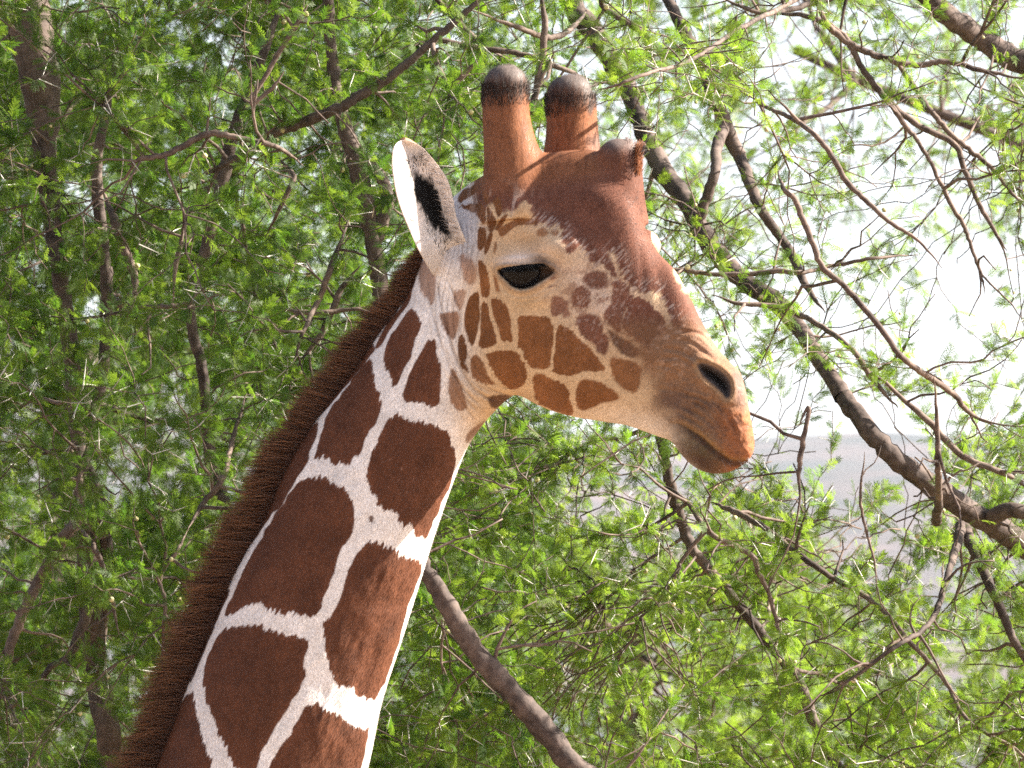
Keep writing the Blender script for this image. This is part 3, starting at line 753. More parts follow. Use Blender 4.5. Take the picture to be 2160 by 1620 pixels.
def tube_rings(P, rad, n=32, flat=None):
    """rings round a 3-D path with a radius (or pair of radii) per point"""
    P = np.asarray(P, float); out = []
    T = np.gradient(P, axis=0); T /= np.linalg.norm(T, axis=1)[:, None] + 1e-12
    up = np.array([0.0, 1.0, 0.0])
    a = np.linspace(0, 2 * np.pi, n, endpoint=False)
    for i in range(len(P)):
        u = up - T[i] * (up @ T[i]); u /= np.linalg.norm(u) + 1e-12
        v = np.cross(T[i], u)
        r = rad[i] if np.ndim(rad[i]) else (rad[i], rad[i])
        out.append(P[i] + np.cos(a)[:, None] * u * r[0] + np.sin(a)[:, None] * v * r[1])
    return np.array(out)

SV, SQ, ST3, off = [], [], [], 0
def add_solid(V, q, t):
    global off
    SV.append(V); SQ.append(q + off)
    if len(t): ST3.append(t + off)
    off += len(V)
add_solid(*loft_mesh(rings))

def horn(pts, y, rad, top):
    """horn from pixel path (base first) at world depth y, with rounded top"""
    pts = catmull(np.array([(a, b, c) for (a, b), c in zip(pts, rad)], float), 8)
    P = gpt(pts[:, 0], pts[:, 1], np.full(len(pts), y)); r = list(pts[:, 2] / 1000)
    d = P[-1] - P[-2]; d /= np.linalg.norm(d)
    for k in range(1, 9):
        a = k / 8 * math.pi / 2
        P = np.vstack([P, P[len(pts) - 1] + d * math.sin(a) * top / 1000]); r.append(max(r[len(pts) - 1] * math.cos(a), .0008))
    add_solid(*loft_mesh(tube_rings(P, [(x, x) for x in r], 40)))
YN, YF = -.062, .078
horn([(1098,470),(1092,400),(1082,340),(1073,290),(1068,250),(1066,212),(1066,180)], YN, [98,80,63,54,50,49,46], 42)
horn([(1208,440),(1208,380),(1207,330),(1207,290),(1206,250),(1203,222),(1201,200)], YF, [90,80,64,57,54,53,49], 42)
# flare where the near horn runs into the crown
horn([(1150,430),(1140,390),(1112,352),(1090,300)], YN + .01, [80,60,40,28], 10)
# median horn on the forehead
horn([(1300,470),(1304,420),(1306,375),(1305,345),(1305,335)], ymid(1305) + 0.0, [70,58,51,48,46], 42)
# far brow and far eye bulge peeping past the forehead
def ball(px, py, y, rx, ry, rz):
    a = np.linspace(0, np.pi, 20)[1:-1]
    c = gpt(px, py, y)
    rg = []
    th = np.linspace(0, 2 * np.pi, 28, endpoint=False)
    for k in a:
        rg.append(np.stack([c[0] + rx * np.sin(k) * np.cos(th), c[1] + ry * np.sin(k) * np.sin(th), c[2] + rz * np.full(28, np.cos(k))], -1))
    add_solid(*loft_mesh(np.array(rg)))
ball(1349, 518, ymid(1349) + .085, .045, .05, .036)
SVa = np.vstack(SV)
tmp_me = mesh_tq("tmp", SVa, np.vstack(SQ), np.vstack(ST3))
tmp = bpy.data.objects.new("tmp", tmp_me); COL.objects.link(tmp)
md = tmp.modifiers.new("r", 'REMESH'); md.mode = 'VOXEL'; md.voxel_size = 0.0027; md.adaptivity = 0
dg = bpy.context.evaluated_depsgraph_get(); dg.update()
ev = tmp.evaluated_get(dg); em = ev.to_mesh()
nv = len(em.vertices); V = np.empty(nv * 3, np.float32); em.vertices.foreach_get("co", V); V = V.reshape(-1, 3).astype(float)
nl = len(em.loops); L = np.empty(nl, np.int32); em.loops.foreach_get("vertex_index", L)
Q = L.reshape(-1, 4)
ev.to_mesh_clear()
bpy.data.objects.remove(tmp); bpy.data.meshes.remove(tmp_me)
print("remeshed", nv)

def normals(V, Q):
    fn = np.cross(V[Q[:, 2]] - V[Q[:, 0]], V[Q[:, 3]] - V[Q[:, 1]])
    n = np.zeros_like(V)
    for k in range(4):
        for c in range(3): n[:, c] += np.bincount(Q[:, k], fn[:, c], len(V))
    return n / (np.linalg.norm(n, axis=1)[:, None] + 1e-12)
E = np.concatenate([Q[:, [0, 1]], Q[:, [1, 2]], Q[:, [2, 3]], Q[:, [3, 0]]])
deg = np.bincount(E[:, 0], minlength=nv) + np.bincount(E[:, 1], minlength=nv)
def lap(V, w, it):
    for _ in range(it):
        S = np.stack([np.bincount(E[:, 0], V[E[:, 1], c], nv) + np.bincount(E[:, 1], V[E[:, 0], c], nv) for c in range(3)], -1) / deg[:, None]
        V = V + (S - V) * w[:, None]
    return V
px, py, dd = proj(V)
w = np.full(nv, .5); V = lap(V, w, 4)
# blend the horn feet and the far brow into the skull
w = .9 * np.maximum.reduce([gauss(px, py, 1075, 360, 70, 60), gauss(px, py, 1190, 335, 60, 45), gauss(px, py, 1315, 400, 75, 60), gauss(px, py, 1150, 350, 60, 50)])
w = np.where(w > .1, w, 0); V = lap(V, np.clip(w * 1.1, 0, .95), 60)
nrm = normals(V, Q)
px, py, dd = proj(V)
side = np.where(V[:, 1] < ymid(px), -1.0, 1.0)
face = smooth(.05, .35, np.abs(nrm[:, 1]))

# ---- relief of the face, in millimetres outwards
EYE = catmull([(1050,570),(1062,567),(1080,566),(1100,567),(1116,565),(1130,562),(1144,562),(1155,566),(1168,574),(1156,584),(1140,595),(1121,605),(1100,610),(1081,604),(1068,591),(1056,580)], 4, True)
NOS = catmull([(1471,771),(1480,766),(1494,769),(1512,778),(1528,790),(1539,806),(1542,822),(1539,836),(1531,838),(1523,829),(1508,815),(1493,803),(1480,790)], 4, True)
LIP = catmull([(1418,890),(1438,893),(1452,900),(1466,908),(1484,921),(1501,937),(1521,953),(1543,967),(1572,969)], 4)
D = np.zeros(nv)
hm = (px > 850) & (py < 1100)
x, y = px[hm], py[hm]
d = np.zeros(len(x))
d += 13 * gauss(x, y, 1118, 562, 95, 70) + 24 * gauss(x, y, 1172, 520, 50, 36, 35)
d += 8 * gauss(x, y, 1100, 438, 24, 16, 10) + 5 * gauss(x, y, 1085, 465, 45, 20, -30)
bd, sg, pr = line_dist(x, y, catmull([(1035,500),(1060,462),(1100,448),(1145,462),(1190,480),(1215,515)], 4))
d += 4 * np.exp(-(bd / 13) ** 2)
d -= 5 * gauss(x, y, 1100, 505, 50, 16, -5)
d += 7 * gauss(x, y, 1130, 760, 120, 85) - 4 * gauss(x, y, 1240, 640, 60, 50)
d -= 8 * gauss(x, y, 1022, 640, 26, 60, 10)
d += 6 * gauss(x, y, 1250, 830, 90, 40, 15)
bd, sg, pr = line_dist(x, y, catmull([(1190,590),(1240,628),(1300,680),(1370,735),(1420,775)], 4))
d += 4.5 * np.exp(-(bd / 22) ** 2)
# forehead ridge to the median horn
bd, sg, pr = line_dist(x, y, catmull([(1130,425),(1200,410),(1280,420)], 4))
d += 5 * np.exp(-(bd / 30) ** 2)
# eye
se = poly_sdf(x, y, EYE)
d -= 20 * smooth(-2.5, 5, se)
lid = np.exp(-((se + 6) / 4.5) ** 2)
d += lid * (3.5 + 3.5 * smooth(585, 555, y))
d += 9 * gauss(x, y, 1092, 546, 42, 13, -6)
d -= 2.2 * np.exp(-((se + 17) / 3.5) ** 2) * smooth(565, 600, y)
d -= 1.8 * np.exp(-((se + 27) / 3.5) ** 2) * smooth(575, 610, y) * smooth(1060, 1090, x)
d -= 2.5 * np.exp(-((se + 26) / 4) ** 2) * smooth(560, 530, y)
# nostril
sn = poly_sdf(x, y, NOS)
d -= 30 * smooth(-1, 15, sn + 3 * ((x - 1505) * .6 - (y - 800) * .8) / 20 * -1) * (sn > -3)
d += 6 * np.exp(-((sn + 9) / 7) ** 2)
d -= 2.5 * np.exp(-((sn + 25) / 6) ** 2) * smooth(1500, 1470, x)
d += 5 * gauss(x, y, 1510, 790, 60, 45, 40)
# lips
ld, lsg, lp = line_dist(x, y, LIP)
below = lsg > 0
mask = smooth(1405, 1450, x)
d += mask * np.where(below, -11 * np.exp(-(ld / 20) ** 1.2) , 6 * np.exp(-((ld - 12) / 15) ** 2))
d -= mask * 5 * np.exp(-((ld - 1) / 4) ** 2)
d += mask * 5 * gauss(x, y, 1475, 955, 40, 28, 40)
d -= 3 * gauss(x, y, 1408, 868, 18, 40, -30)
# creases of the upper lip below the nostril
for (x0, y0, x1, y1, x2, y2, a_) in [(1450,835,1495,850,1530,905,2.2),(1462,846,1500,868,1528,915,1.8),(1440,858,1490,885,1518,925,1.3),(1500,842,1525,868,1545,900,1.8),(1405,735,1440,742,1475,765,1.5),(1400,755,1435,757,1465,780,1.3),(1420,715,1460,725,1505,760,1.1),(1470,850,1512,890,1523,930,1.6),(1430,870,1470,895,1500,925,1.2),(1515,850,1540,880,1552,915,1.5),(1385,770,1420,778,1450,800,1.0),(1440,700,1478,705,1512,738,1.2),(1395,820,1440,828,1490,846,1.2),(1448,880,1490,905,1530,945,1.0)]:
    bd, sg, pr = line_dist(x, y, catmull([(x0,y0),(x1,y1),(x2,y2)], 5))
    d -= 1.9 * a_ * np.exp(-(bd / 3.4) ** 2) - .8 * a_ * np.exp(-((bd - 8) / 4) ** 2)
mz = smooth(1400, 1470, x) * smooth(760, 840, y)
d += mz * (3.0 * fbm2(x / 16, y / 16, 141) + 1.2 * noise2(x / 6, y / 6, 142))
d += 3.0 * gauss(x, y, 1430, 790, 60, 50) * fbm2(x / 22 + y / 30, y / 18, 143)
# skin folds from the ear root down round the throat
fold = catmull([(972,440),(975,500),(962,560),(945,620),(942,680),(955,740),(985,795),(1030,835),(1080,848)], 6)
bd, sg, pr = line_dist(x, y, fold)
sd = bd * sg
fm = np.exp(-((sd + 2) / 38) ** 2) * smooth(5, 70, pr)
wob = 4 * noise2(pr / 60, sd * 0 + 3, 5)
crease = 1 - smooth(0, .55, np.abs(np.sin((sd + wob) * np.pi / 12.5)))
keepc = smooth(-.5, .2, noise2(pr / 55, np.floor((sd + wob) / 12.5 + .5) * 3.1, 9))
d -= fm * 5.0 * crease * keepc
CREASE_SHADE = np.zeros(nv); CREASE_SHADE[hm] = fm * crease * keepc
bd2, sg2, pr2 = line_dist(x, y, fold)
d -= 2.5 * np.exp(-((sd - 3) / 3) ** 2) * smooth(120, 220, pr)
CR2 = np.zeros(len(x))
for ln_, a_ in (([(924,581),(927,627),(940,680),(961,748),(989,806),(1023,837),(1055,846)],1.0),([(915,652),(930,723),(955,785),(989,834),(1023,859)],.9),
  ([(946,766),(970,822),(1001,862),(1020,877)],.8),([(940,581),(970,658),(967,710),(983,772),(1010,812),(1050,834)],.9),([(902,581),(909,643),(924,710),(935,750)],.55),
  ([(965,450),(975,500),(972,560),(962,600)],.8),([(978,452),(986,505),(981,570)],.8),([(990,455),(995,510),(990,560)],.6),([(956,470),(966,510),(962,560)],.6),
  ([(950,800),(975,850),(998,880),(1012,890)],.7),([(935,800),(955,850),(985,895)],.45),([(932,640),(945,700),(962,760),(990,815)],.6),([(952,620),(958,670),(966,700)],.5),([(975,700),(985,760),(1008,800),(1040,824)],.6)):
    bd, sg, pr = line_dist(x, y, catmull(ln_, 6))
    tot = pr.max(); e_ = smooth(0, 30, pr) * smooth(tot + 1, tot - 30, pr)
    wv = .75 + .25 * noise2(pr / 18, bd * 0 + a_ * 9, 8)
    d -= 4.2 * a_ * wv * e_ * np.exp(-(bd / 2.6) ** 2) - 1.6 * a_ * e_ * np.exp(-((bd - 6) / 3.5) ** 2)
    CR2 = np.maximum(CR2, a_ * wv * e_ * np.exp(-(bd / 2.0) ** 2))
CREASE_SHADE[hm] = np.maximum(CREASE_SHADE[hm] * .5, CR2)
d += 9 * gauss(x, y, 945, 565, 40, 55, -20)          # muscle at the ear root
# faint long ridges of skin on the upper neck
nm = gauss(x, y, 870, 770, 90, 130)
d += 1.1 * nm * np.sin((x * .97 + y * .25) / 2.6 + 1.5 * noise2(y / 70, x / 60, 3))
D[hm] = d
# windpipe and muscle lines of the neck
u = (px * .92 + (py - 1612) * .39)
nk = smooth(940, 1050, py)
bd, sg, pr = line_dist(px, py, catmull([(935,1000),(880,1180),(800,1350),(735,1500),(700,1650)], 6))
D += nk * (-5 * np.exp(-(bd / 26) ** 2) * smooth(950, 1100, py))
D += nk * 3.0 * fbm2(px / 90, py / 150, 21) * smooth(560, 760, px)
D += nk * 5.0 * fbm2((px + .38 * (py - 1300)) / 38, py / 85, 22) * smooth(0, 90, px + .40 * (py - 1300) - 700) * smooth(1080, 1220, py)
D += 2.0 * smooth(860, 940, py) * fbm2((px + .4 * py) / 24, py / 60, 23)
D += 1.2 * fbm2(px / 28, py / 40, 4)
V[:, 1] += side * face * D / 1000 * np.where(side < 0, 1, .8)
V = lap(V, np.full(nv, .35), 1)
nrm = normals(V, Q)

# ---- coat colours
WHITE = np.array((.86, .79, .75)); CREAM = np.array((.64, .45, .275)); NBR = np.array((.118, .043, .021))
FBR = np.array((.26, .105, .038)); HBR = np.array((.150, .060, .038)); ORG = np.array((.27, .105, .046))
Z5 = lambda L: [(250 + a / 2.613, 1000 + b / 2.613) for a, b in L]
Z4 = lambda L: [(600 + a / 3.24, 550 + b / 3.24) for a, b in L]
Z2 = lambda L: [(900 + a / 3.6, 450 + b / 3.6) for a, b in L]
Z1 = lambda L: [(800 + a / 3.6, 100 + b / 3.6) for a, b in L]
PATCH = [ # points, colour, edge softness px, strength, jag scale
 (Z5([(1010,30),(1130,20),(1230,75),(1280,130),(1300,230),(1285,330),(1240,400),(1200,480),(1170,600),(1130,680),(1110,760),(1080,770),(1040,790),(950,760),(900,770),(790,720),(680,735),(590,785),(620,680),(700,520),(800,330),(900,170)]), NBR, 1.2, 1, 1),
 (Z5([(1380,375),(1520,410),(1560,450),(1650,480),(1665,540),(1640,620),(1600,730),(1560,850),(1530,980),(1480,1110),(1430,1210),(1400,1250),(1340,1230),(1290,1180),(1190,1140),(1150,1020),(1130,900),(1130,820),(1170,790),(1220,680),(1270,530),(1320,430)]), NBR, 1.2, 1, 1),
 (Z5([(570,860),(640,840),(760,830),(860,860),(960,890),(1030,895),(1040,960),(1020,1050),(1030,1120),(970,1230),(900,1340),(850,1430),(780,1550),(740,1650),(650,1620),(590,1500),(520,1350),(470,1200),(470,1080),(500,980)]), NBR, 1.2, 1, 1),
 (Z5([(1080,1260),(1130,1290),(1200,1320),(1280,1370),(1350,1400),(1378,1390),(1365,1500),(1330,1640),(1240,1900),(700,1950),(830,1620),(880,1530),(960,1400),(1020,1300)]), NBR, 1.2, 1, 1),
 (Z5([(400,1190),(420,1290),(460,1420),(500,1560),(540,1680),(600,1800),(620,1950),(0,1950),(150,1620),(215,1500),(300,1330)]), NBR, 1.2, 1, 1),
 (Z5([(870,-30),(1000,-30),(990,10),(900,140),(800,290),(720,405),(655,520),(690,420),(760,290),(830,140)]), NBR, 1.2, 1, .4),
 (Z5([(615,640),(560,770),(480,960),(430,1080),(398,1150),(400,1090),(450,960),(520,780),(580,650)]), NBR * .6, 1.2, 1, .4),
 (Z4([(560,690),(600,700),(620,800),(650,910),(670,960),(650,1030),(640,1090),(590,1150),(540,1230),(520,1310),(470,1350),(440,1410),(390,1390),(330,1390),(310,1350),(250,1340),(205,1345),(240,1220),(300,1040),(380,920),(480,780)]), NBR, 1.2, 1, 1),
 ([(828,874),(847,877),(865,890),(896,893),(924,899),(946,917),(958,951),(959,982),(955,1010),(945,1040),(931,1065),(908,1115),(893,1139),(878,1130),(866,1111),(847,1103),(828,1080),(801,1069),(795,1046),(778,1031),(776,1010),(772,990),(779,970),(785,951),(797,927),(810,899),(819,880)], NBR, 1.2, 1, 1),
 (Z4([(870,320),(910,370),(935,440),(900,530),(870,640),(830,700),(800,780),(770,850),(740,870),(730,800),(680,730),(680,640),(700,560),(760,470),(820,380)]), NBR * 1.15, 1.2, 1, .8),
 (Z4([(990,530),(1030,560),(1050,650),(1075,750),(1070,880),(1050,990),(970,1000),(930,970),(850,970),(805,930),(830,840),(870,730),(910,650),(950,590)]), NBR * 1.1, 1.4, 1, .8),
 (Z4([(620,590),(700,430),(780,340),(850,220),(890,90),(930,-20),(905,100),(875,200),(860,275),(790,375),(720,475),(660,575)]), NBR * 1.3, 1.3, 1, .4),
 (Z4([(620,600),(575,670),(500,760),(400,880),(250,1055),(235,1020),(350,870),(480,700),(590,570)]), NBR * 1.1, 1.2, 1, .3),
 (Z4([(228,1105),(220,1200),(180,1290),(160,1370),(90,1480),(20,1600),(-40,1700),(-100,1700),(-20,1480),(80,1280),(160,1160)]), NBR, 1.2, 1, .6),
 (Z4([(930,0),(1000,20),(1040,150),(1020,290),(980,280),(930,180),(920,80)]), FBR * 1.1, 4, .75, .5),
 (Z4([(1060,370),(1180,350),(1190,440),(1160,530),(1110,500),(1080,430)]), FBR, 3, .85, .5),
 (Z4([(1140,740),(1200,830),(1250,1000),(1200,1020),(1150,990),(1120,880)]), FBR * .9, 3, .85, .5),
 (Z4([(1150,220),(1240,210),(1210,330),(1180,320)]), FBR * 1.1, 4, .7, .5),
 (Z4([(1400,930),(1500,915),(1560,930),(1500,980),(1440,1010),(1400,985)]), NBR * .7, 3, .9, .4),
 (Z4([(1240,1200),(1290,1140),(1370,1090),(1350,1130),(1300,1200),(1250,1240)]), FBR * .8, 3, .8, .4),
 (Z2([(390,595),(400,700),(405,800),(385,900),(350,1010),(310,940),(285,850),(290,740),(330,640)]), FBR * .62, 1.2, 1, .4),
 (Z2([(415,690),(460,690),(480,780),(510,880),(535,980),(460,1020),(395,1010),(410,900)]), FBR * .72, 1.2, 1, .4),
 (Z2([(490,650),(560,660),(610,720),(640,800),(640,900),(650,980),(600,970),(560,950),(530,850),(500,750)]), FBR * .8, 1.2, 1, .5),
 (Z2([(710,790),(850,790),(940,820),(950,900),(960,950),(940,1060),(930,1160),(860,1180),(790,1160),(740,1060),(700,1010),(700,880)]), FBR * .92, 1.6, 1, .6),
 (Z2([(1000,860),(1080,880),(1150,960),(1240,1040),(1310,1120),(1345,1190),(1200,1190),(1130,1220),(1080,1240),(1000,1210),(970,1180),(980,1030)]), FBR * .9, 1.8, 1, .6),
 (Z2([(450,1090),(500,1050),(560,1040),(660,1050),(730,1110),(760,1200),(735,1310),(660,1340),(590,1310),(530,1240)]), FBR * .85, 1.6, 1, .6),
 (Z2([(330,1120),(370,1080),(420,1120),(460,1220),(520,1300),(420,1290),(350,1230)]), FBR * .9, 2.2, .95, .4),
 (Z2([(240,960),(270,920),(300,990),(310,1080),(290,1140),(320,1220),(270,1180),(240,1080)]), FBR * .65, 1.3, 1, .4),
 (Z2([(820,1230),(920,1250),(1010,1290),(1070,1340),(1080,1420),(1110,1520),(980,1500),(840,1410)]), FBR * .95, 2, 1, .6),
 (Z2([(1160,1290),(1240,1270),(1340,1300),(1410,1340),(1460,1400),(1340,1430),(1250,1470),(1170,1490),(1140,1400)]), FBR * .95, 3, 1, .6),
 (Z2([(1400,1110),(1500,1110),(1620,1160),(1610,1300),(1570,1360),(1480,1310),(1420,1230)]), FBR * .9, 4, .95, .5),
 (Z2([(1540,640),(1640,660),(1720,720),(1790,800),(1800,900),(1720,940),(1690,1000),(1600,970),(1530,900),(1500,840),(1520,740)]), HBR * 1.05, 2, 1, 1),
 (Z2([(1150,790),(1280,780),(1340,880),(1380,1000),(1350,1070),(1270,1000),(1180,920)]), HBR * 1.05, 4, .96, .8),
 (Z2([(1380,900),(1440,920),(1560,1000),(1610,1060),(1540,1085),(1450,1020)]), HBR * .45, 4, .9, .5),
 (Z2([(1430,510),(1500,540),(1530,640),(1490,760),(1470,880),(1420,870),(1350,780),(1410,680),(1420,600)]), HBR * 1.15, 3, .95, .9),
 (Z2([(1210,480),(1300,450),(1380,500),(1330,560),(1240,560)]), HBR * 1.1, 4, .92, 1),
 (Z2([(1120,600),(1190,560),(1240,620),(1210,700),(1120,690)]), HBR * 1.1, 4, .92, 1),
 (Z2([(950,650),(1050,660),(1065,720),(970,765)]), HBR * 1.3, 3.5, .88, 1),
 (Z2([(1040,740),(1080,735),(1080,775),(1045,780)]), HBR * 1.5, 2.5, .8, .8),
 # big brown field of the forehead and nose bridge
 ([(1080,448),(1040,430),(1010,445),(1000,400),(1000,330),(1010,180),(1400,180),(1420,560),(1470,640),(1500,700),(1520,745),(1490,707),(1458,703),(1428,690),(1412,655),(1395,622),(1360,612),(1330,604),(1318,585),(1305,548),(1285,525),(1265,545),(1255,560),(1240,540),(1225,520),(1205,530),(1190,505),(1185,478),(1160,474),(1140,462),(1130,470),(1120,440),(1105,425)], HBR, 4.5, 1, 1.6),
 (Z2([(1290,240),(1340,250),(1420,400),(1450,470),(1380,430),(1320,350)]), HBR * 1.15, 3, 1, 1),
 (Z1([(600,1130),(650,1070),(750,1040),(740,1090),(650,1160),(600,1185)]), FBR * .7, 1.4, 1, .5),
 (Z1([(600,1210),(700,1180),(745,1200),(720,1255),(650,1225)]), FBR * .7, 1.4, 1, .5),
 (Z1([(745,1180),(790,1200),(812,1300),(790,1345),(750,1290)]), FBR * .75, 1.3, 1, .4),
 (Z1([(862,1165),(912,1140),(935,1240),(905,1290),(872,1220)]), FBR * .75, 1.3, 1, .4),
 (Z1([(820,1210),(870,1290),(885,1350),(850,1410),(822,1330)]), FBR * .75, 1.3, 1, .4),
 (Z1([(760,1370),(812,1380),(805,1500),(760,1545),(745,1440)]), FBR * .8, 1.4, 1, .4),
 (Z1([(830,1420),(862,1410),(852,1480),(812,1575),(792,1545)]), FBR * .75, 1.3, 1, .4),
 (Z1([(785,1080),(832,1120),(822,1190),(790,1150)]), FBR * .8, 1.3, 1, .4),
 (Z1([(900,1385),(975,1340),(1050,1300),(1190,1308),(1185,1345),(1060,1352),(985,1400),(930,1440)]), FBR * .85, 2, .95, .5),
 (Z1([(930,1290),(978,1272),(910,1385),(880,1375)]), FBR * .8, 1.4, 1, .4),
 (Z1([(865,1540),(880,1480),(895,1500),(880,1570)]), FBR, 2, .8, .3),
 (Z1([(1195,1390),(1250,1370),(1290,1410),(1250,1440),(1200,1430)]), FBR * 1.25, 2.5, .8, .5),
 (Z1([(1305,1390),(1360,1390),(1350,1440),(1310,1430)]), FBR * 1.25, 2.5, .8, .5),
 (Z2([(388,360),(432,370),(470,480),(482,600),(450,642),(412,610),(400,470)]), FBR * .85, 1.5, 1, .4),
 (Z2([(505,470),(530,500),(560,600),(525,575)]), FBR * 1.0, 2, .9, .4),
 (Z2([(250,330),(330,345),(385,430),(365,525),(310,545),(270,450)]), FBR * 1.25, 5, .7, .6),
 (Z5([(1380,232),(1400,228),(1402,262),(1388,265)]), NBR, 1.2, .9, .2),
]
C = np.empty((nv, 3))
fz = smooth(930, 1040, px + .0 * py) * smooth(1000, 860, py)
C[:] = WHITE * (1 - fz[:, None]) + CREAM * fz[:, None]
def blend(w, col):
    global C
    C = C * (1 - w[:, None]) + np.asarray(col) * w[:, None]
blend(.55 * gauss(px, py, 1330, 900, 120, 35, 12), (.72, .66, .62))      # pale chin
blend(.6 * gauss(px, py, 1120, 530, 70, 50), (.62, .42, .27))            # brown haze over the eye
blend(.8 * gauss(px, py, 1092, 548, 40, 12, -6), (.78, .68, .64))        # white upper lid
blend(.5 * gauss(px, py, 1110, 505, 40, 15), (.50, .27, .10))
blend(.45 * gauss(px, py, 1140, 640, 60, 14, 0), (.62, .36, .14))
blend(.7 * gauss(px, py, 1250, 620, 110, 70, 40), (.56, .44, .39))       # pinkish grey cheek bone
blend(.85 * smooth(70, 20, np.hypot((px - 975) / 1.0, (py - 490) / 1.8)), (.56, .54, .56))  # grey skin at the ear root
blend(.5 * gauss(px, py, 1000, 850, 70, 40, 30), (.66, .48, .30))
blend(.5 * gauss(px, py, 1103, 437, 26, 18), (.55, .28, .12))
for pts, colr, soft, stg, jag in PATCH:
    P = catmull(pts, 4, True)
    lo = P.min(0) - 30; hi = P.max(0) + 30
    m = (px > lo[0]) & (px < hi[0]) & (py > lo[1]) & (py < hi[1])
    x, y = px[m], py[m]
    # direction the hair lies: down the neck, backwards and down on the face
    onface = smooth(980, 1080, x)
    fx = -.36 * (1 - onface) + -.55 * onface; fy = .93 * (1 - onface) + .55 * onface
    across = x * fy - y * fx; along = x * fx + y * fy
    amp = jag * (9 * (1 - onface) + 8.0 * onface)
    s = amp * (.75 * noise2(across / 4.6, along / 26, 11) + .35 * noise2(across / 1.9, along / 14, 12))
    xx = x + s * fx + 2.5 * jag * noise2(x / 18, y / 18, 13); yy = y + s * fy + 2.5 * jag * noise2(x / 18, y / 18, 14)
    sd = poly_sdf(xx, yy, P)
    if soft >= 3 and jag >= .8: sd = sd + 2.5
    elif pts[0][0] > 1090 and pts[0][1] > 600: sd = sd + 1.8
    w = np.zeros(nv); w[m] = stg * smooth(-soft, soft, sd)
    c2 = np.ones((nv, 1)) * np.asarray(colr)[None]
    var = 1 + .24 * fbm2(px / 60, py / 60, 33) + .12 * noise2(px / 8, py / 14, 31) + .16 * smooth(16, 3, np.abs(poly_sdf(px, py, P)) if len(pts) > 14 else np.full(nv, 99.))
    C = C * (1 - w[:, None]) + c2 * var[:, None] * w[:, None]
# speckled mixing of pale and brown hair along the cheek bone
mk = gauss(px, py, 1265, 640, 110, 75, 40)
w = mk * smooth(0, .4, fbm2(px / 14, py / 14, 51)) * .8; blend(w, HBR * 1.25)
w = mk * smooth(.35, .75, noise2(px / 3.5 + py / 9, py / 5, 52)) * .35; blend(w, (.68, .58, .54))
bd_, sg_, pr_ = line_dist(px, py, catmull([(1130,462),(1180,474),(1195,505),(1235,525),(1262,548),(1300,530),(1330,600),(1395,615),(1430,680)], 4))
mk = np.exp(-(bd_ / 16) ** 2)
blend(.75 * mk * smooth(.05, .5, noise2((px + py) / 4.5, (px - py) / 20, 53)), HBR * 1.2)
blend(.55 * mk * smooth(.1, .6, noise2((px + py) / 4, (px - py) / 22, 54)), (.60, .48, .42))
# streaks of white in the crown behind the brow
mk = gauss(px, py, 1050, 420, 55, 40)
w = mk * smooth(.35, .6, noise2(px / 9 + py / 50, py / 34, 61)) * .8; blend(w, (.62, .45, .36))
blend(.9 * ((px > 1374) & (py > 470) & (py < 556) & (V[:, 1] > ymid(px) + .03)) , (.62, .42, .28))
w = smooth(-.1, .6, fbm2(px / 24, py / 24, 55)) * (py > 330) * smooth(1080, 1150, px) * smooth(640, 560, py) * .32; blend(w * (C[:, 0] < .3), HBR * .55)
# crown, horns
crown = smooth(415, 360, py + .15 * (px - 1150)) * (px > 1000)
blend(.85 * crown * smooth(1300, 1240, px), ORG * .95)
w = crown * smooth(.1, .7, noise2(px / 5, py / 22, 63)) * .55; blend(w, ORG * .5)
near = (V[:, 1] < .008)
def horn_col(m, cx, y_black0, y_black1, wob):
    yy = py + wob * noise2(px / 5, py * 0, 71) + 5 * noise2(px / 14, py * 0 + 9, 72)
    global C
    w = np.where(m, smooth(y_black1 + 13, y_black1 - 9, yy), 0) * .93; blend(w * (.75 + .25 * noise2(px / 4, py / 18, 73)), (.024, .018, .016))
    w = np.where(m, smooth(y_black0 + 10, y_black0 - 24, yy), 0) * .92; blend(w, (.150, .120, .108))
horn_col(near & (px < 1130) & (py < 330), 1066, 178, 205, 9)
horn_col(~near & (px > 1130) & (px < 1270) & (py < 300), 1204, 196, 228, 9)
mh = (px > 1235) & (px < 1375) & (py < 350)
w = np.where(mh, gauss(px, py, 1300, 300, 52, 20), 0) * .95; blend(np.clip(w, 0, 1), (.150, .115, .105))
# muzzle
blend(.92 * smooth(1295, 1395, px - .55 * (py - 780) + 30 * fbm2(px / 24, py / 24, 81)) * smooth(650, 700, py - .55 * (px - 1450) * (px > 1450)), (.20, .098, .052))
w = smooth(.25, .6, noise2(px / 12 + py / 30, py / 7, 82)) * gauss(px, py, 1425, 735, 50, 60) * .4; blend(w, (.55, .40, .32))
blend(.8 * gauss(px, py, 1418, 850, 40, 22, 10), (.10, .065, .055))
blend(.6 * gauss(px, py, 1480, 800, 50, 50), (.32, .17, .09))
blend(.6 * gauss(px, py, 1500, 735, 40, 25, 55), (.34, .19, .13))
blend(.8 * gauss(px, py, 1560, 815, 16, 45, -10), (.24, .15, .13))
blend(.9 * smooth(850, 885, py - .15 * (px - 1560)) * smooth(1490, 1550, px), (.34, .125, .052))
blend(.85 * gauss(px, py, 1475, 955, 62, 38, 45), (.125, .10, .045))
blend(.85 * gauss(px, py, 1480, 975, 50, 20, 30), (.075, .034, .022))
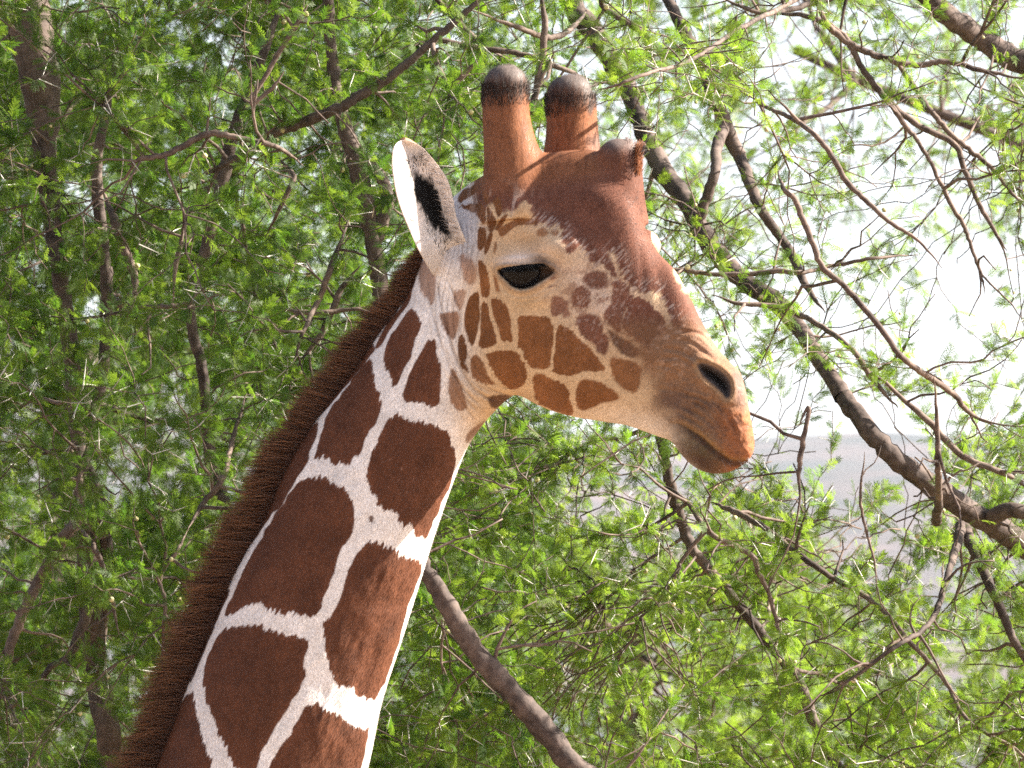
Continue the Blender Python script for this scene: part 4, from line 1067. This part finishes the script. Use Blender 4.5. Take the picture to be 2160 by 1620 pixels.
for q, colr, ww in ((0, (.045, .03, .025), .8), (-1, (.36, .20, .07), .5)):
    ld, lsg, lp = line_dist(px, py, LIP)
    if q == 0: blend(ww * np.exp(-((ld - 9) / 8) ** 2) * (lsg > 0) * smooth(1425, 1470, px), colr)
    else: blend(ww * np.exp(-(ld / 4) ** 2) * smooth(1430, 1460, px), colr)
w = smooth(.0, .7, fbm2(px / 9, py / 9, 91)) * smooth(1400, 1460, px) * smooth(780, 850, py) * .6; blend(w, (.11, .05, .03))
w = smooth(.1, .6, fbm2(px / 30, py / 22, 92)) * smooth(1380, 1440, px) * smooth(740, 800, py) * .5; blend(w, (.13, .075, .055))
sn = poly_sdf(px, py, NOS)
nm_ = (V[:, 1] < ymid(px))
blend(.65 * np.exp(-((sn + 5) / 5) ** 2), (.34, .20, .10))
blend(.97 * smooth(-2.5, 3, sn), (.075, .06, .055))
blend(.97 * smooth(5, 14, sn), (.012, .01, .009))
# eye surround
se = poly_sdf(px, py, EYE)
blend(.97 * smooth(-4, 2, se + 2.0 * noise2(px / 3, py / 3, 95)), (.008, .006, .006))
blend(.8 * gauss(px, py, 1146, 553, 26, 11, 20), (.07, .04, .028))
blend(.5 * gauss(px, py, 1165, 577, 22, 9, 10), (.09, .05, .035))
blend(.45 * np.exp(-((se + 7) / 5) ** 2), (.16, .09, .06))
for a_, b_, r_ in ((1168, 588, 7), (1162, 605, 5), (1170, 603, 4), (1158, 606, 3)):
    blend(.8 * gauss(px, py, a_, b_, r_, r_ * .45, -20), (.13, .05, .045))
blend(.55 * CREASE_SHADE, (.17, .10, .07))  # shade in the skin creases, painted into the coat colour
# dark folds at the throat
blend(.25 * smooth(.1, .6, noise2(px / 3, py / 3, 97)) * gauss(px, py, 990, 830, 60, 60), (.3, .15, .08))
# dark freckles in the pale net
fr = smooth(.86, .95, noise2(px / 3.2, py / 3.2, 101)) * gauss(px, py, 860, 950, 120, 260) * .5
blend(fr, (.35, .2, .15))
low = np.where(py > 1730)[0]                       # base of the neck, under the picture
if len(low):
    sd_l = np.stack([rng.uniform(-300, 900, 26), rng.uniform(1780, 2700, 26)], -1)
    dl = np.sqrt((px[low][:, None] - sd_l[None, :, 0]) ** 2 + (py[low][:, None] - sd_l[None, :, 1]) ** 2); dl.sort(1)
    w = np.zeros(nv); w[low] = smooth(18, 40, dl[:, 1] - dl[:, 0]) * smooth(1730, 1790, py[low]); blend(w, NBR)
GC = C.copy()

# ---- trunk and legs, all below the frame, joined to the same skin
body_parts = []
def bp(px_, z_): return np.array([px_, 0, z_])
SB = [(-.48,2.50,-.60,1.90,.10),(-.55,2.62,-.66,1.66,.20),(-.8,2.86,-.8,1.50,.28),(-1.2,2.95,-1.15,1.42,.34),(-1.7,2.72,-1.7,1.40,.38),(-2.2,2.48,-2.2,1.45,.38),(-2.6,2.36,-2.6,1.55,.33),(-2.85,2.2,-2.8,1.7,.22),(-2.95,2.05,-2.9,1.85,.06)]
cb = catmull(np.array(SB), 6); rb = []
a = np.linspace(0, 2 * np.pi, 48, endpoint=False)
for dx, dz, vx, vz, b in cb:
    t = np.cos(a); rb.append(np.stack([(dx + vx) / 2 + (dx - vx) / 2 * t, -b * np.sin(a), (dz + vz) / 2 + (dz - vz) / 2 * t], -1))
bV, bQ, bT = loft_mesh(np.array(rb)); bVs, bQs, bTs = [bV], [bQ], [bT]; o_ = len(bV)
for lx, sy, hind in ((-.85, -1, 0), (-.85, 1, 0), (-2.62, -1, 1), (-2.62, 1, 1)):
    if hind: path = [(lx + .1, 2.0, .17), (lx + .12, 1.6, .15), (lx + .06, 1.3, .09), (lx - .10, .95, .055), (lx - .08, .85, .06), (lx - .03, .5, .04), (lx, .2, .045), (lx + .02, .12, .055), (lx + .04, .07, .07), (lx + .05, 0.0, .08)]
    else: path = [(lx - .05, 2.1, .17), (lx, 1.7, .12), (lx, 1.35, .09), (lx + .01, .98, .06), (lx + .01, .9, .065), (lx, .8, .05), (lx, .4, .04), (lx, .18, .045), (lx + .02, .12, .055), (lx + .04, .07, .07), (lx + .05, 0.0, .08)]
    pp = catmull(np.array(path), 5)
    P = np.stack([pp[:, 0], np.full(len(pp), sy * .2), pp[:, 1]], -1)
    v_, q_, t_ = loft_mesh(tube_rings(P, [(r_, r_ * 1.1) for r_ in pp[:, 2]], 24))
    bVs.append(v_); bQs.append(q_ + o_); bTs.append(t_ + o_); o_ += len(v_)
bV = np.vstack(bVs); bQ = np.vstack(bQs); bT = np.vstack(bTs)
# net pattern of the trunk: nearest two of scattered seeds
sd_ = np.stack([rng.uniform(-3.1, -.3, 90), rng.uniform(0, 3.0, 90)], -1)
dd2 = np.sqrt(((bV[:, None, [0, 2]] - sd_[None]) ** 2).sum(-1)); dd2.sort(1)
wb = smooth(.015, .04, dd2[:, 1] - dd2[:, 0])[:, None]
bC = WHITE * (1 - wb) + NBR * wb
hoof = smooth(.12, .08, bV[:, 2])[:, None]; bC = bC * (1 - hoof) + np.array((.03, .022, .018)) * hoof

coat = mat_coat("giraffe coat")
allV = np.vstack([V, bV]) - GO
body_me = mesh_tq("body", allV, np.vstack([Q, bQ + nv]), bT + nv)
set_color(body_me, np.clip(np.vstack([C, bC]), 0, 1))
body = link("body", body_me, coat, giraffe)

# nearest skin point lookup on the camera side: small grid in photo space
def skin_y(qx, qy):
    """depth of the near skin at photo positions"""
    qx = np.atleast_1d(qx).astype(float); qy = np.atleast_1d(qy).astype(float); out = []
    for a, b in zip(qx, qy):
        m = (np.abs(px - a) < 9) & (np.abs(py - b) < 9) & near_side
        out.append(np.median(V[m, 1]) if m.any() else np.nan)
    return np.array(out)
near_side = nrm[:, 1] < -.1

# ---- eyes
def eye_mesh(r):
    n, k = 40, 28
    th = np.linspace(0, np.pi, k)[1:-1]; aa = np.linspace(0, 2 * np.pi, n, endpoint=False)
    rg = np.array([np.stack([r * np.sin(t) * np.cos(aa), np.full(n, -r * np.cos(t)), r * np.sin(t) * np.sin(aa)], -1) for t in th])
    v, q, t = loft_mesh(rg)
    me = mesh_tq("eye", v, q, t)
    rad = np.hypot(v[:, 0], v[:, 2]) / r * np.where(v[:, 1] < 0, 1, 9)
    c = np.empty((len(v), 3)); c[:] = (.006, .005, .005)
    w = smooth(.50, .62, rad)[:, None]; c = c * (1 - w) + np.array((.010, .009, .010)) * w
    w = smooth(.80, .95, rad)[:, None]; c = c * (1 - w) + np.array((.014, .011, .010)) * w
    ang = np.abs(v[:, 0]) / r; p = (smooth(.42, .38, np.abs(v[:, 0]) / r) * smooth(.2, .14, np.abs(v[:, 2]) / r) * (v[:, 1] < 0))[:, None]
    c = c * (1 - p) + np.array((.004, .004, .005)) * p
    set_color(me, c); return me
m_eye, nt, nd, lk, out = nodes_of("eye")
b = N(nt, "ShaderNodeBsdfPrincipled"); a_ = N(nt, "ShaderNodeAttribute"); a_.attribute_name = "Col"; lk.new(a_.outputs["Color"], b.inputs["Base Color"])
b.inputs["Roughness"].default_value = .03; b.inputs["Specular IOR Level"].default_value = .16; b.inputs["Coat Weight"].default_value = 0; b.inputs["Coat Roughness"].default_value = .08; lk.new(b.outputs[0], out.inputs[0])
ey = float(np.nanmean(skin_y([1105, 1105, 1060, 1150], [618, 545, 590, 590])))
em_ = eye_mesh(.046)
ec = gpt(1108, 574, ey + .0435)
e1 = link("eye", em_, m_eye, giraffe); e1.location = ec - GO; e1.scale = (1.22, 1, 1); e1.rotation_euler = (0, 0, R(-24))
e2 = link("eye", em_, m_eye, giraffe); e2.location = np.array([ec[0] + .06, ymid(1164) * 2 - ec[1] - .012, ec[2]]) - GO; e2.rotation_euler = (0, 0, R(180))

# ---- ears
def ear_mesh(flip=1):
    S = [(938,604, 966,580),(915,582, 984,558),(897,552, 990,530),(880,520, 978,497),(864,484, 962,455),(849,449, 955,416),(836,407, 943,377),(828,355, 919,343),(829,322, 892,313),(836,303, 868,300),(846,296, 851,296)]
    cc = catmull(np.array(S, float), 10); nt_ = 41
    t = np.linspace(-1, 1, nt_); inner = []
    for i, (lx, ly, rx, ry) in enumerate(cc):
        s = i / (len(cc) - 1)
        w_ = math.hypot(rx - lx, ry - ly) / 1000
        f = (t + 1) / 2
        f = f + .06 * np.sin(np.pi * f)
        X = lx + (rx - lx) * f; Y = ly + (ry - ly) * f
        base = EAR0 + .10 * (1 - smooth(0, .32, np.array([s]))[0]) - .02 * smooth(.2, .9, np.array([s]))[0]
        tv = -.02
        lw = np.clip((tv - t) / (tv + 1), 0, 1); rw = np.clip((t - tv) / (1 - tv), 0, 1)
        op = (1 - .55 * s) * smooth(0, .2, np.array([s]))[0] * smooth(1.0, .82, np.array([s]))[0]
        yy = base + .030 * op - .085 * op * lw ** 1.15 - .012 * op * rw ** 1.6
        inner.append(gpt(X, Y, yy))
    inner = np.array(inner)
    # thickness along the surface normal
    du = np.gradient(inner, axis=0); dv = np.gradient(inner, axis=1)
    n = np.cross(du, dv); n /= np.linalg.norm(n, axis=2)[..., None] + 1e-9
    if n[30, 20, 1] < 0: n = -n
    edge = np.clip(1 - np.abs(t), 0, 1)[None, :, None]
    outer = inner + n * (.0015 + .006 * smooth(0, .25, edge))
    full = np.concatenate([inner, outer[:, ::-1]], 1)
    return inner, outer, full, cc
EAR0 = float(np.nanmin(skin_y([955, 950, 960], [540, 560, 520]))) - .028
inner, outer, full, cc = ear_mesh()
v_, q_, t_ = loft_mesh(full)
qx, qy, _ = proj(v_)
ni = inner.shape[1]; nf = full.shape[1]
ec_ = np.empty((len(v_), 3)); ec_[:] = (.84, .76, .70)
isin = (np.arange(len(v_)) % nf) < ni
DARK = catmull([(866,360),(884,365),(903,373),(921,393),(931,415),(938,440),(949,475),(955,503),(930,492),(905,470),(888,445),(878,425),(868,405),(871,385)], 4, True)
sd = poly_sdf(qx + 6 * noise2(qx / 4, qy / 12, 5), qy + 6 * noise2(qx / 4, qy / 9, 6), DARK)
w = (smooth(-3, 7, sd) * isin)[:, None]; ec_ = ec_ * (1 - w) + np.array((.006, .005, .005)) * w
sd = poly_sdf(qx, qy, [(862,345),(900,335),(930,365),(945,400),(953,440),(955,495),(940,440),(925,392),(885,366)])
w = (smooth(-8, 8, sd) * isin * .9)[:, None]; ec_ = ec_ * (1 - w) + np.array((.92, .82, .76)) * w
w = ((~isin) * smooth(520, 440, qy) * .8)[:, None]; ec_ = ec_ * (1 - w) + np.array((.48, .25, .12)) * w
ear_me = mesh_tq("ear", v_ - GO, q_, t_); set_color(ear_me, ec_)
ear_mat = mat_coat("ear skin", .75, .2, .0008)
nt = ear_mat.node_tree; pb = [n for n in nt.nodes if n.type == 'BSDF_PRINCIPLED'][0]
tr = N(nt, "ShaderNodeBsdfTranslucent"); mx = N(nt, "ShaderNodeMixShader"); mx.inputs[0].default_value = .3
nt.links.new([n for n in nt.nodes if n.type == 'VECT_MATH'][0].outputs[0], tr.inputs[0])
outn = [n for n in nt.nodes if n.type == 'OUTPUT_MATERIAL'][0]
nt.links.new(pb.outputs[0], mx.inputs[1]); nt.links.new(tr.outputs[0], mx.inputs[2]); nt.links.new(mx.outputs[0], outn.inputs[0])
ear1 = link("ear", ear_me, ear_mat, giraffe)
# the far ear: mirrored through the head, laid back so that it hides behind the skull
v2 = v_.copy(); c0 = gpt(955, 540, EAR0)
rel = (v2 - c0) * .75; rel[:, 1] *= -1
rel = rel @ np.array(Matrix.Rotation(R(-62), 3, 'Y')).T
rel = rel @ np.array(Matrix.Rotation(R(60), 3, 'Z')).T
ear2_me = mesh_tq("ear", rel + gpt(1065, 545, .11) - GO, q_[:, ::-1], t_[:, ::-1]); set_color(ear2_me, ec_)
ear2 = link("ear", ear2_me, ear_mat, giraffe)

# ---- hair: flat-sided tapering strands
def strands(name, roots, dirs, lens, rads, cols, mat, parent, bend=None, nseg=3, tipcol=None, sides=3):
    roots = np.asarray(roots, float); n = len(roots)
    dirs = dirs / (np.linalg.norm(dirs, axis=1)[:, None] + 1e-9)
    if bend is None: bend = np.zeros((n, 3))
    up = rng.normal(size=(n, 3)); u = np.cross(dirs, up); u /= np.linalg.norm(u, axis=1)[:, None] + 1e-9; w_ = np.cross(dirs, u)
    Vs = []; Cs = []
    for k in range(nseg):
        s = k / nseg
        c = roots + dirs * (lens * s)[:, None] + bend * (lens * s * s)[:, None]
        r = rads * (1 - .55 * s)
        for j in range(sides):
            a = 2 * np.pi * j / sides
            Vs.append(c + (u * math.cos(a) + w_ * math.sin(a)) * r[:, None])
            Cs.append(cols if tipcol is None else cols * (1 - s) + tipcol * s)
    Vs.append(roots + dirs * lens[:, None] + bend * lens[:, None]); Cs.append(cols if tipcol is None else tipcol)
    m = nseg * sides + 1
    VV = np.stack(Vs, 1).reshape(-1, 3); CC = np.stack(Cs, 1).reshape(-1, 3)
    b0 = (np.arange(n) * m)[:, None]
    q = []; t = []
    for k in range(nseg - 1):
        for j in range(sides):
            j2 = (j + 1) % sides
            q.append(b0 + np.array([[k * sides + j, k * sides + j2, (k + 1) * sides + j2, (k + 1) * sides + j]]))
    for j in range(sides):
        t.append(b0 + np.array([[(nseg - 1) * sides + j, (nseg - 1) * sides + (j + 1) % sides, m - 1]]))
    me = mesh_tq(name, VV - GO, np.vstack(q) if q else None, np.vstack(t))
    set_color(me, np.clip(CC, 0, 1))
    return link(name, me, mat, parent)

hair_mat = mat_hair("hair", .5, .2, .3)
# mane along the crest of the neck
crest = catmull(np.array([(905,505),(890,548),(856,627),(800,701),(739,791),(674,874),(606,982),(556,1096),(495,1207),(434,1352),(392,1455),(332,1612),(240,1830),(90,2100),(-60,2300)], float), 20)
yoff_ = None
cl = np.concatenate([[0], np.cumsum(np.hypot(*np.diff(crest, axis=0).T))])
nh = 24000
tt = rng.uniform(0, cl[-1], nh)
cx = np.interp(tt, cl, crest[:, 0]); cy = np.interp(tt, cl, crest[:, 1])
tx = np.interp(tt + 5, cl, crest[:, 0]) - cx; ty = np.interp(tt + 5, cl, crest[:, 1]) - cy
ln = np.hypot(tx, ty) + 1e-6; tx /= ln; ty /= ln
yoff_ = rng.normal(0, .011, nh)
nx, ny = -ty, tx             # to the left of the way down the neck
sgn = np.where(nx > 0, -1, 1); nx *= sgn; ny *= sgn
clump = noise2(tt / 9 + yoff_ * 60, tt * 0, 41); clump2 = noise2(tt / 22, tt * 0, 42)
off_in = rng.uniform(-3, 12, nh)
yoff = yoff_
root = gpt(cx - nx * off_in, cy - ny * off_in, ymid(cx) + yoff)
lm = .060 + .014 * smooth(120, 380, tt) + .016 * smooth(350, 800, tt)
lens = lm * (.55 + .55 * rng.random(nh) ** .6) * (1 + .16 * clump + .10 * clump2) * (.35 + .65 * smooth(0, 90, tt))
dirx = nx + tx * (.30 + .17 * rng.normal(size=nh)); diry = ny + ty * (.30 + .17 * rng.normal(size=nh))
dirs = np.stack([dirx, rng.normal(0, .16, nh) + yoff * 8 + .05 * clump2, -diry], -1)
bend = np.stack([tx * .14, rng.normal(0, .05, nh), -ty * .14], -1)
cr = np.array((.13, .060, .038)) * rng.uniform(.6, 1.3, nh)[:, None]
ct = np.array((.40, .19, .09)) * rng.uniform(.4, 1.4, nh)[:, None]
blk = (rng.random(nh) < .25)[:, None]; ct = np.where(blk, np.array((.03, .014, .011)), ct)
mane = strands("mane", root, dirs, lens, np.full(nh, .0006), cr, hair_mat, giraffe, bend, 3, ct)
mane["kind"] = "stuff"

# short coat hair standing off the skin on the side the photo shows and along the outlines
fdir = np.empty((nv, 3))
onf = smooth(960, 1080, px) * smooth(1000, 880, py)
fx = (-.36 * (1 - onf) - .75 * onf); fy = (.93 * (1 - onf) + .45 * onf)
hornm = (py < 400) & (px > 1000)
fx = np.where(hornm, .25, fx); fy = np.where(hornm, -.95, fy)
muz = px > 1440
fx = np.where(muz, .25, fx); fy = np.where(muz, .9, fy)
fdir[:, 0] = fx; fdir[:, 1] = 0; fdir[:, 2] = -fy
vis = (nrm[:, 1] < .25) & (py < 1720) & (px > 250)
se_ok = (se < -3) & (sn < 1)
cand = np.where(vis & se_ok)[0]
pick = rng.choice(cand, min(150000, len(cand)), replace=False)
fn_ = nrm[pick]; fd = fdir[pick] - fn_ * (fdir[pick] * fn_).sum(1)[:, None]
fd /= np.linalg.norm(fd, axis=1)[:, None] + 1e-6
ppx, ppy = px[pick], py[pick]
zone = np.clip(gauss(ppx, ppy, 975, 640, 75, 260) + gauss(ppx, ppy, 1110, 570, 85, 60) + smooth(1330, 1420, ppx), 0, 1)
Lh = (.0062 - .0022 * onf[pick] + .002 * rng.random(len(pick))) * (1 - .55 * zone) + .006 * ((ppy < 240) & (ppx > 1000) & (ppx < 1280)) + .010 * ((ppx > 1320) & (ppy < 372))
lay = .34 + .25 * ((ppy < 330) & (ppx > 1000)) + .12 * (ppx > 1500)
fdv = fd + fn_ * lay[:, None] + rng.normal(0, .10, (len(pick), 3))
fc = GC[pick] * (rng.uniform(.78, 1.25, len(pick)) * 1.0)[:, None]
r0 = V[pick] + rng.normal(0, .0009, (len(pick), 3)) - fn_ * .001

def blades(name, roots, dirs, nrm_, lens, wid, cols, mat, parent):
    """one narrow triangle per hair, lying on the coat and shaded like the skin under it"""
    n = len(roots); dirs = dirs / (np.linalg.norm(dirs, axis=1)[:, None] + 1e-9)
    sdv = np.cross(dirs, nrm_); sdv /= np.linalg.norm(sdv, axis=1)[:, None] + 1e-9
    A = roots - sdv * wid / 2; B = roots + sdv * wid / 2; T = roots + dirs * lens[:, None]
    VV = np.stack([A, B, T], 1).reshape(-1, 3)
    me = mesh_tq(name, VV - GO, None, np.arange(3 * n).reshape(-1, 3))
    set_color(me, np.clip(np.repeat(cols, 3, 0), 0, 1))
    me.normals_split_custom_set_from_vertices(np.repeat(nrm_, 3, 0))
    return link(name, me, mat, parent)
fur_mat = mat_hair("coat hair", .5, .28, .08)
fur = blades("fur", r0, fdv, fn_, Lh, .0011, fc, fur_mat, giraffe)
fur["kind"] = "stuff"

# tuft on the median horn, whisks of black hair on the horn tops
def tuft(n, pxs, pys, yv, dvec, L0, c, spread=.3, rad=.0006):
    r_ = gpt(pxs, pys, yv); dv_ = np.array(dvec)[None] + rng.normal(0, spread, (n, 3))
    return r_, dv_, L0 * rng.uniform(.6, 1.2, n), np.full(n, rad), np.asarray(c)[None] * rng.uniform(.6, 1.4, n)[:, None]
def join(*L): return [np.concatenate([l[i] for l in L]) for i in range(5)]
T_ = []
n = 900; a = rng.uniform(1338, 1350, n); T_.append(tuft(n, a, rng.uniform(318, 372, n), ymid(1345) + rng.normal(0, .014, n), (.22, 0, .95), .026, (.28, .105, .045), .16))
n = 250; a = rng.uniform(1340, 1352, n); T_.append(tuft(n, a, rng.uniform(312, 330, n), ymid(1345) + rng.normal(0, .012, n), (.6, 0, .6), .018, (.03, .02, .02), .3))
for hx, hy, hyv, bx in ((1066, 205, YN, 50), (1203, 228, YF, 53)):
    n = 1000; th = rng.uniform(0, 2 * np.pi, n)
    T_.append(tuft(n, hx + bx * np.cos(th) * .98, hy + rng.uniform(-26, 22, n), hyv + bx / 1000 * np.sin(th) * .98, (0, 0, 1), .016, (.055, .042, .036), .01))
    T_[-1] = (T_[-1][0], np.stack([np.cos(th) * .22, np.sin(th) * .22, np.full(n, .95)], -1) + rng.normal(0, .18, (n, 3)), *T_[-1][2:])
n = 70; T_.append(tuft(n, rng.uniform(1090, 1112, n), rng.uniform(165, 200, n), rng.uniform(YN - .03, YN + .03, n), (.55, 0, .5), .030, (.2, .2, .2), .3, .0004))
n = 60; T_.append(tuft(n, rng.uniform(1235, 1256, n), rng.uniform(185, 240, n), rng.uniform(YF - .03, YF + .03, n), (.55, 0, .5), .030, (.3, .3, .3), .3, .0004))
horn_hair = strands("horn_hair", *join(*T_), hair_mat, giraffe, None, 2); horn_hair["kind"] = "stuff"
# eyelashes
n = 700; tq = rng.random(n) ** .7
lx = 1056 + 108 * tq; ly = np.interp(tq, [0, .3, .6, .75, 1], [570, 564, 560, 553, 562])
ysk = float(np.nanmean(skin_y([1105, 1140], [548, 548]))) - .002
eyl = strands("eyelash", gpt(lx, ly - rng.uniform(0, 4, n), np.full(n, ysk) + .006 * tq), np.stack([.25 + .5 * tq + rng.normal(0, .12, n), np.full(n, -.75), -.45 + rng.normal(0, .1, n)], -1), .015 + .020 * tq * rng.random(n) + .004 * rng.random(n), np.full(n, .0008), np.full((n, 3), .012), hair_mat, giraffe, None, 3)
eyl["kind"] = "stuff"
# hair inside the ear
n = 150; ii = rng.integers(20, 78, n); jj = rng.integers(32, 40, n)
er = inner[ii, jj]
ehc = np.where((rng.random(n) < .18)[:, None], np.array((.05, .04, .04)), np.array((.78, .68, .62)))
edr = np.stack([-.9 + rng.normal(0, .15, n), -.35 + rng.normal(0, .15, n), .25 + rng.normal(0, .18, n)], -1)
n2 = 260; i2 = rng.integers(15, 75, n2); j2 = rng.integers(12, 28, n2)
er = np.vstack([er, inner[i2, j2]]); ehc = np.vstack([ehc, np.full((n2, 3), .015)]); edr = np.vstack([edr, np.stack([rng.normal(0, .3, n2), np.full(n2, -.5), .8 + rng.normal(0, .2, n2)], -1)])
eh = strands("ear_hair", er, edr, np.concatenate([.016 + .012 * rng.random(n), .012 + .01 * rng.random(n2)]), np.full(n + n2, .00045), ehc, hair_mat, giraffe, None, 2)
eh["kind"] = "stuff"
# whiskers and chin bristles
n = 90; wx = np.concatenate([rng.uniform(1520, 1588, 60), rng.uniform(1420, 1560, 30)]); wy = np.concatenate([rng.uniform(925, 985, 60), rng.uniform(880, 985, 30)])
wyv = ymid(wx) - rng.uniform(-.02, .035, n)
wh = strands("whisker", gpt(wx, wy, wyv), np.stack([.5 + rng.normal(0, .35, n), -.5 + rng.normal(0, .3, n), -.45 + rng.normal(0, .35, n)], -1), .018 + .026 * rng.random(n), np.full(n, .00035), np.full((n, 3), .55), hair_mat, giraffe, np.stack([np.zeros(n), np.zeros(n), -.2 * np.ones(n)], -1), 3)
wh["kind"] = "stuff"
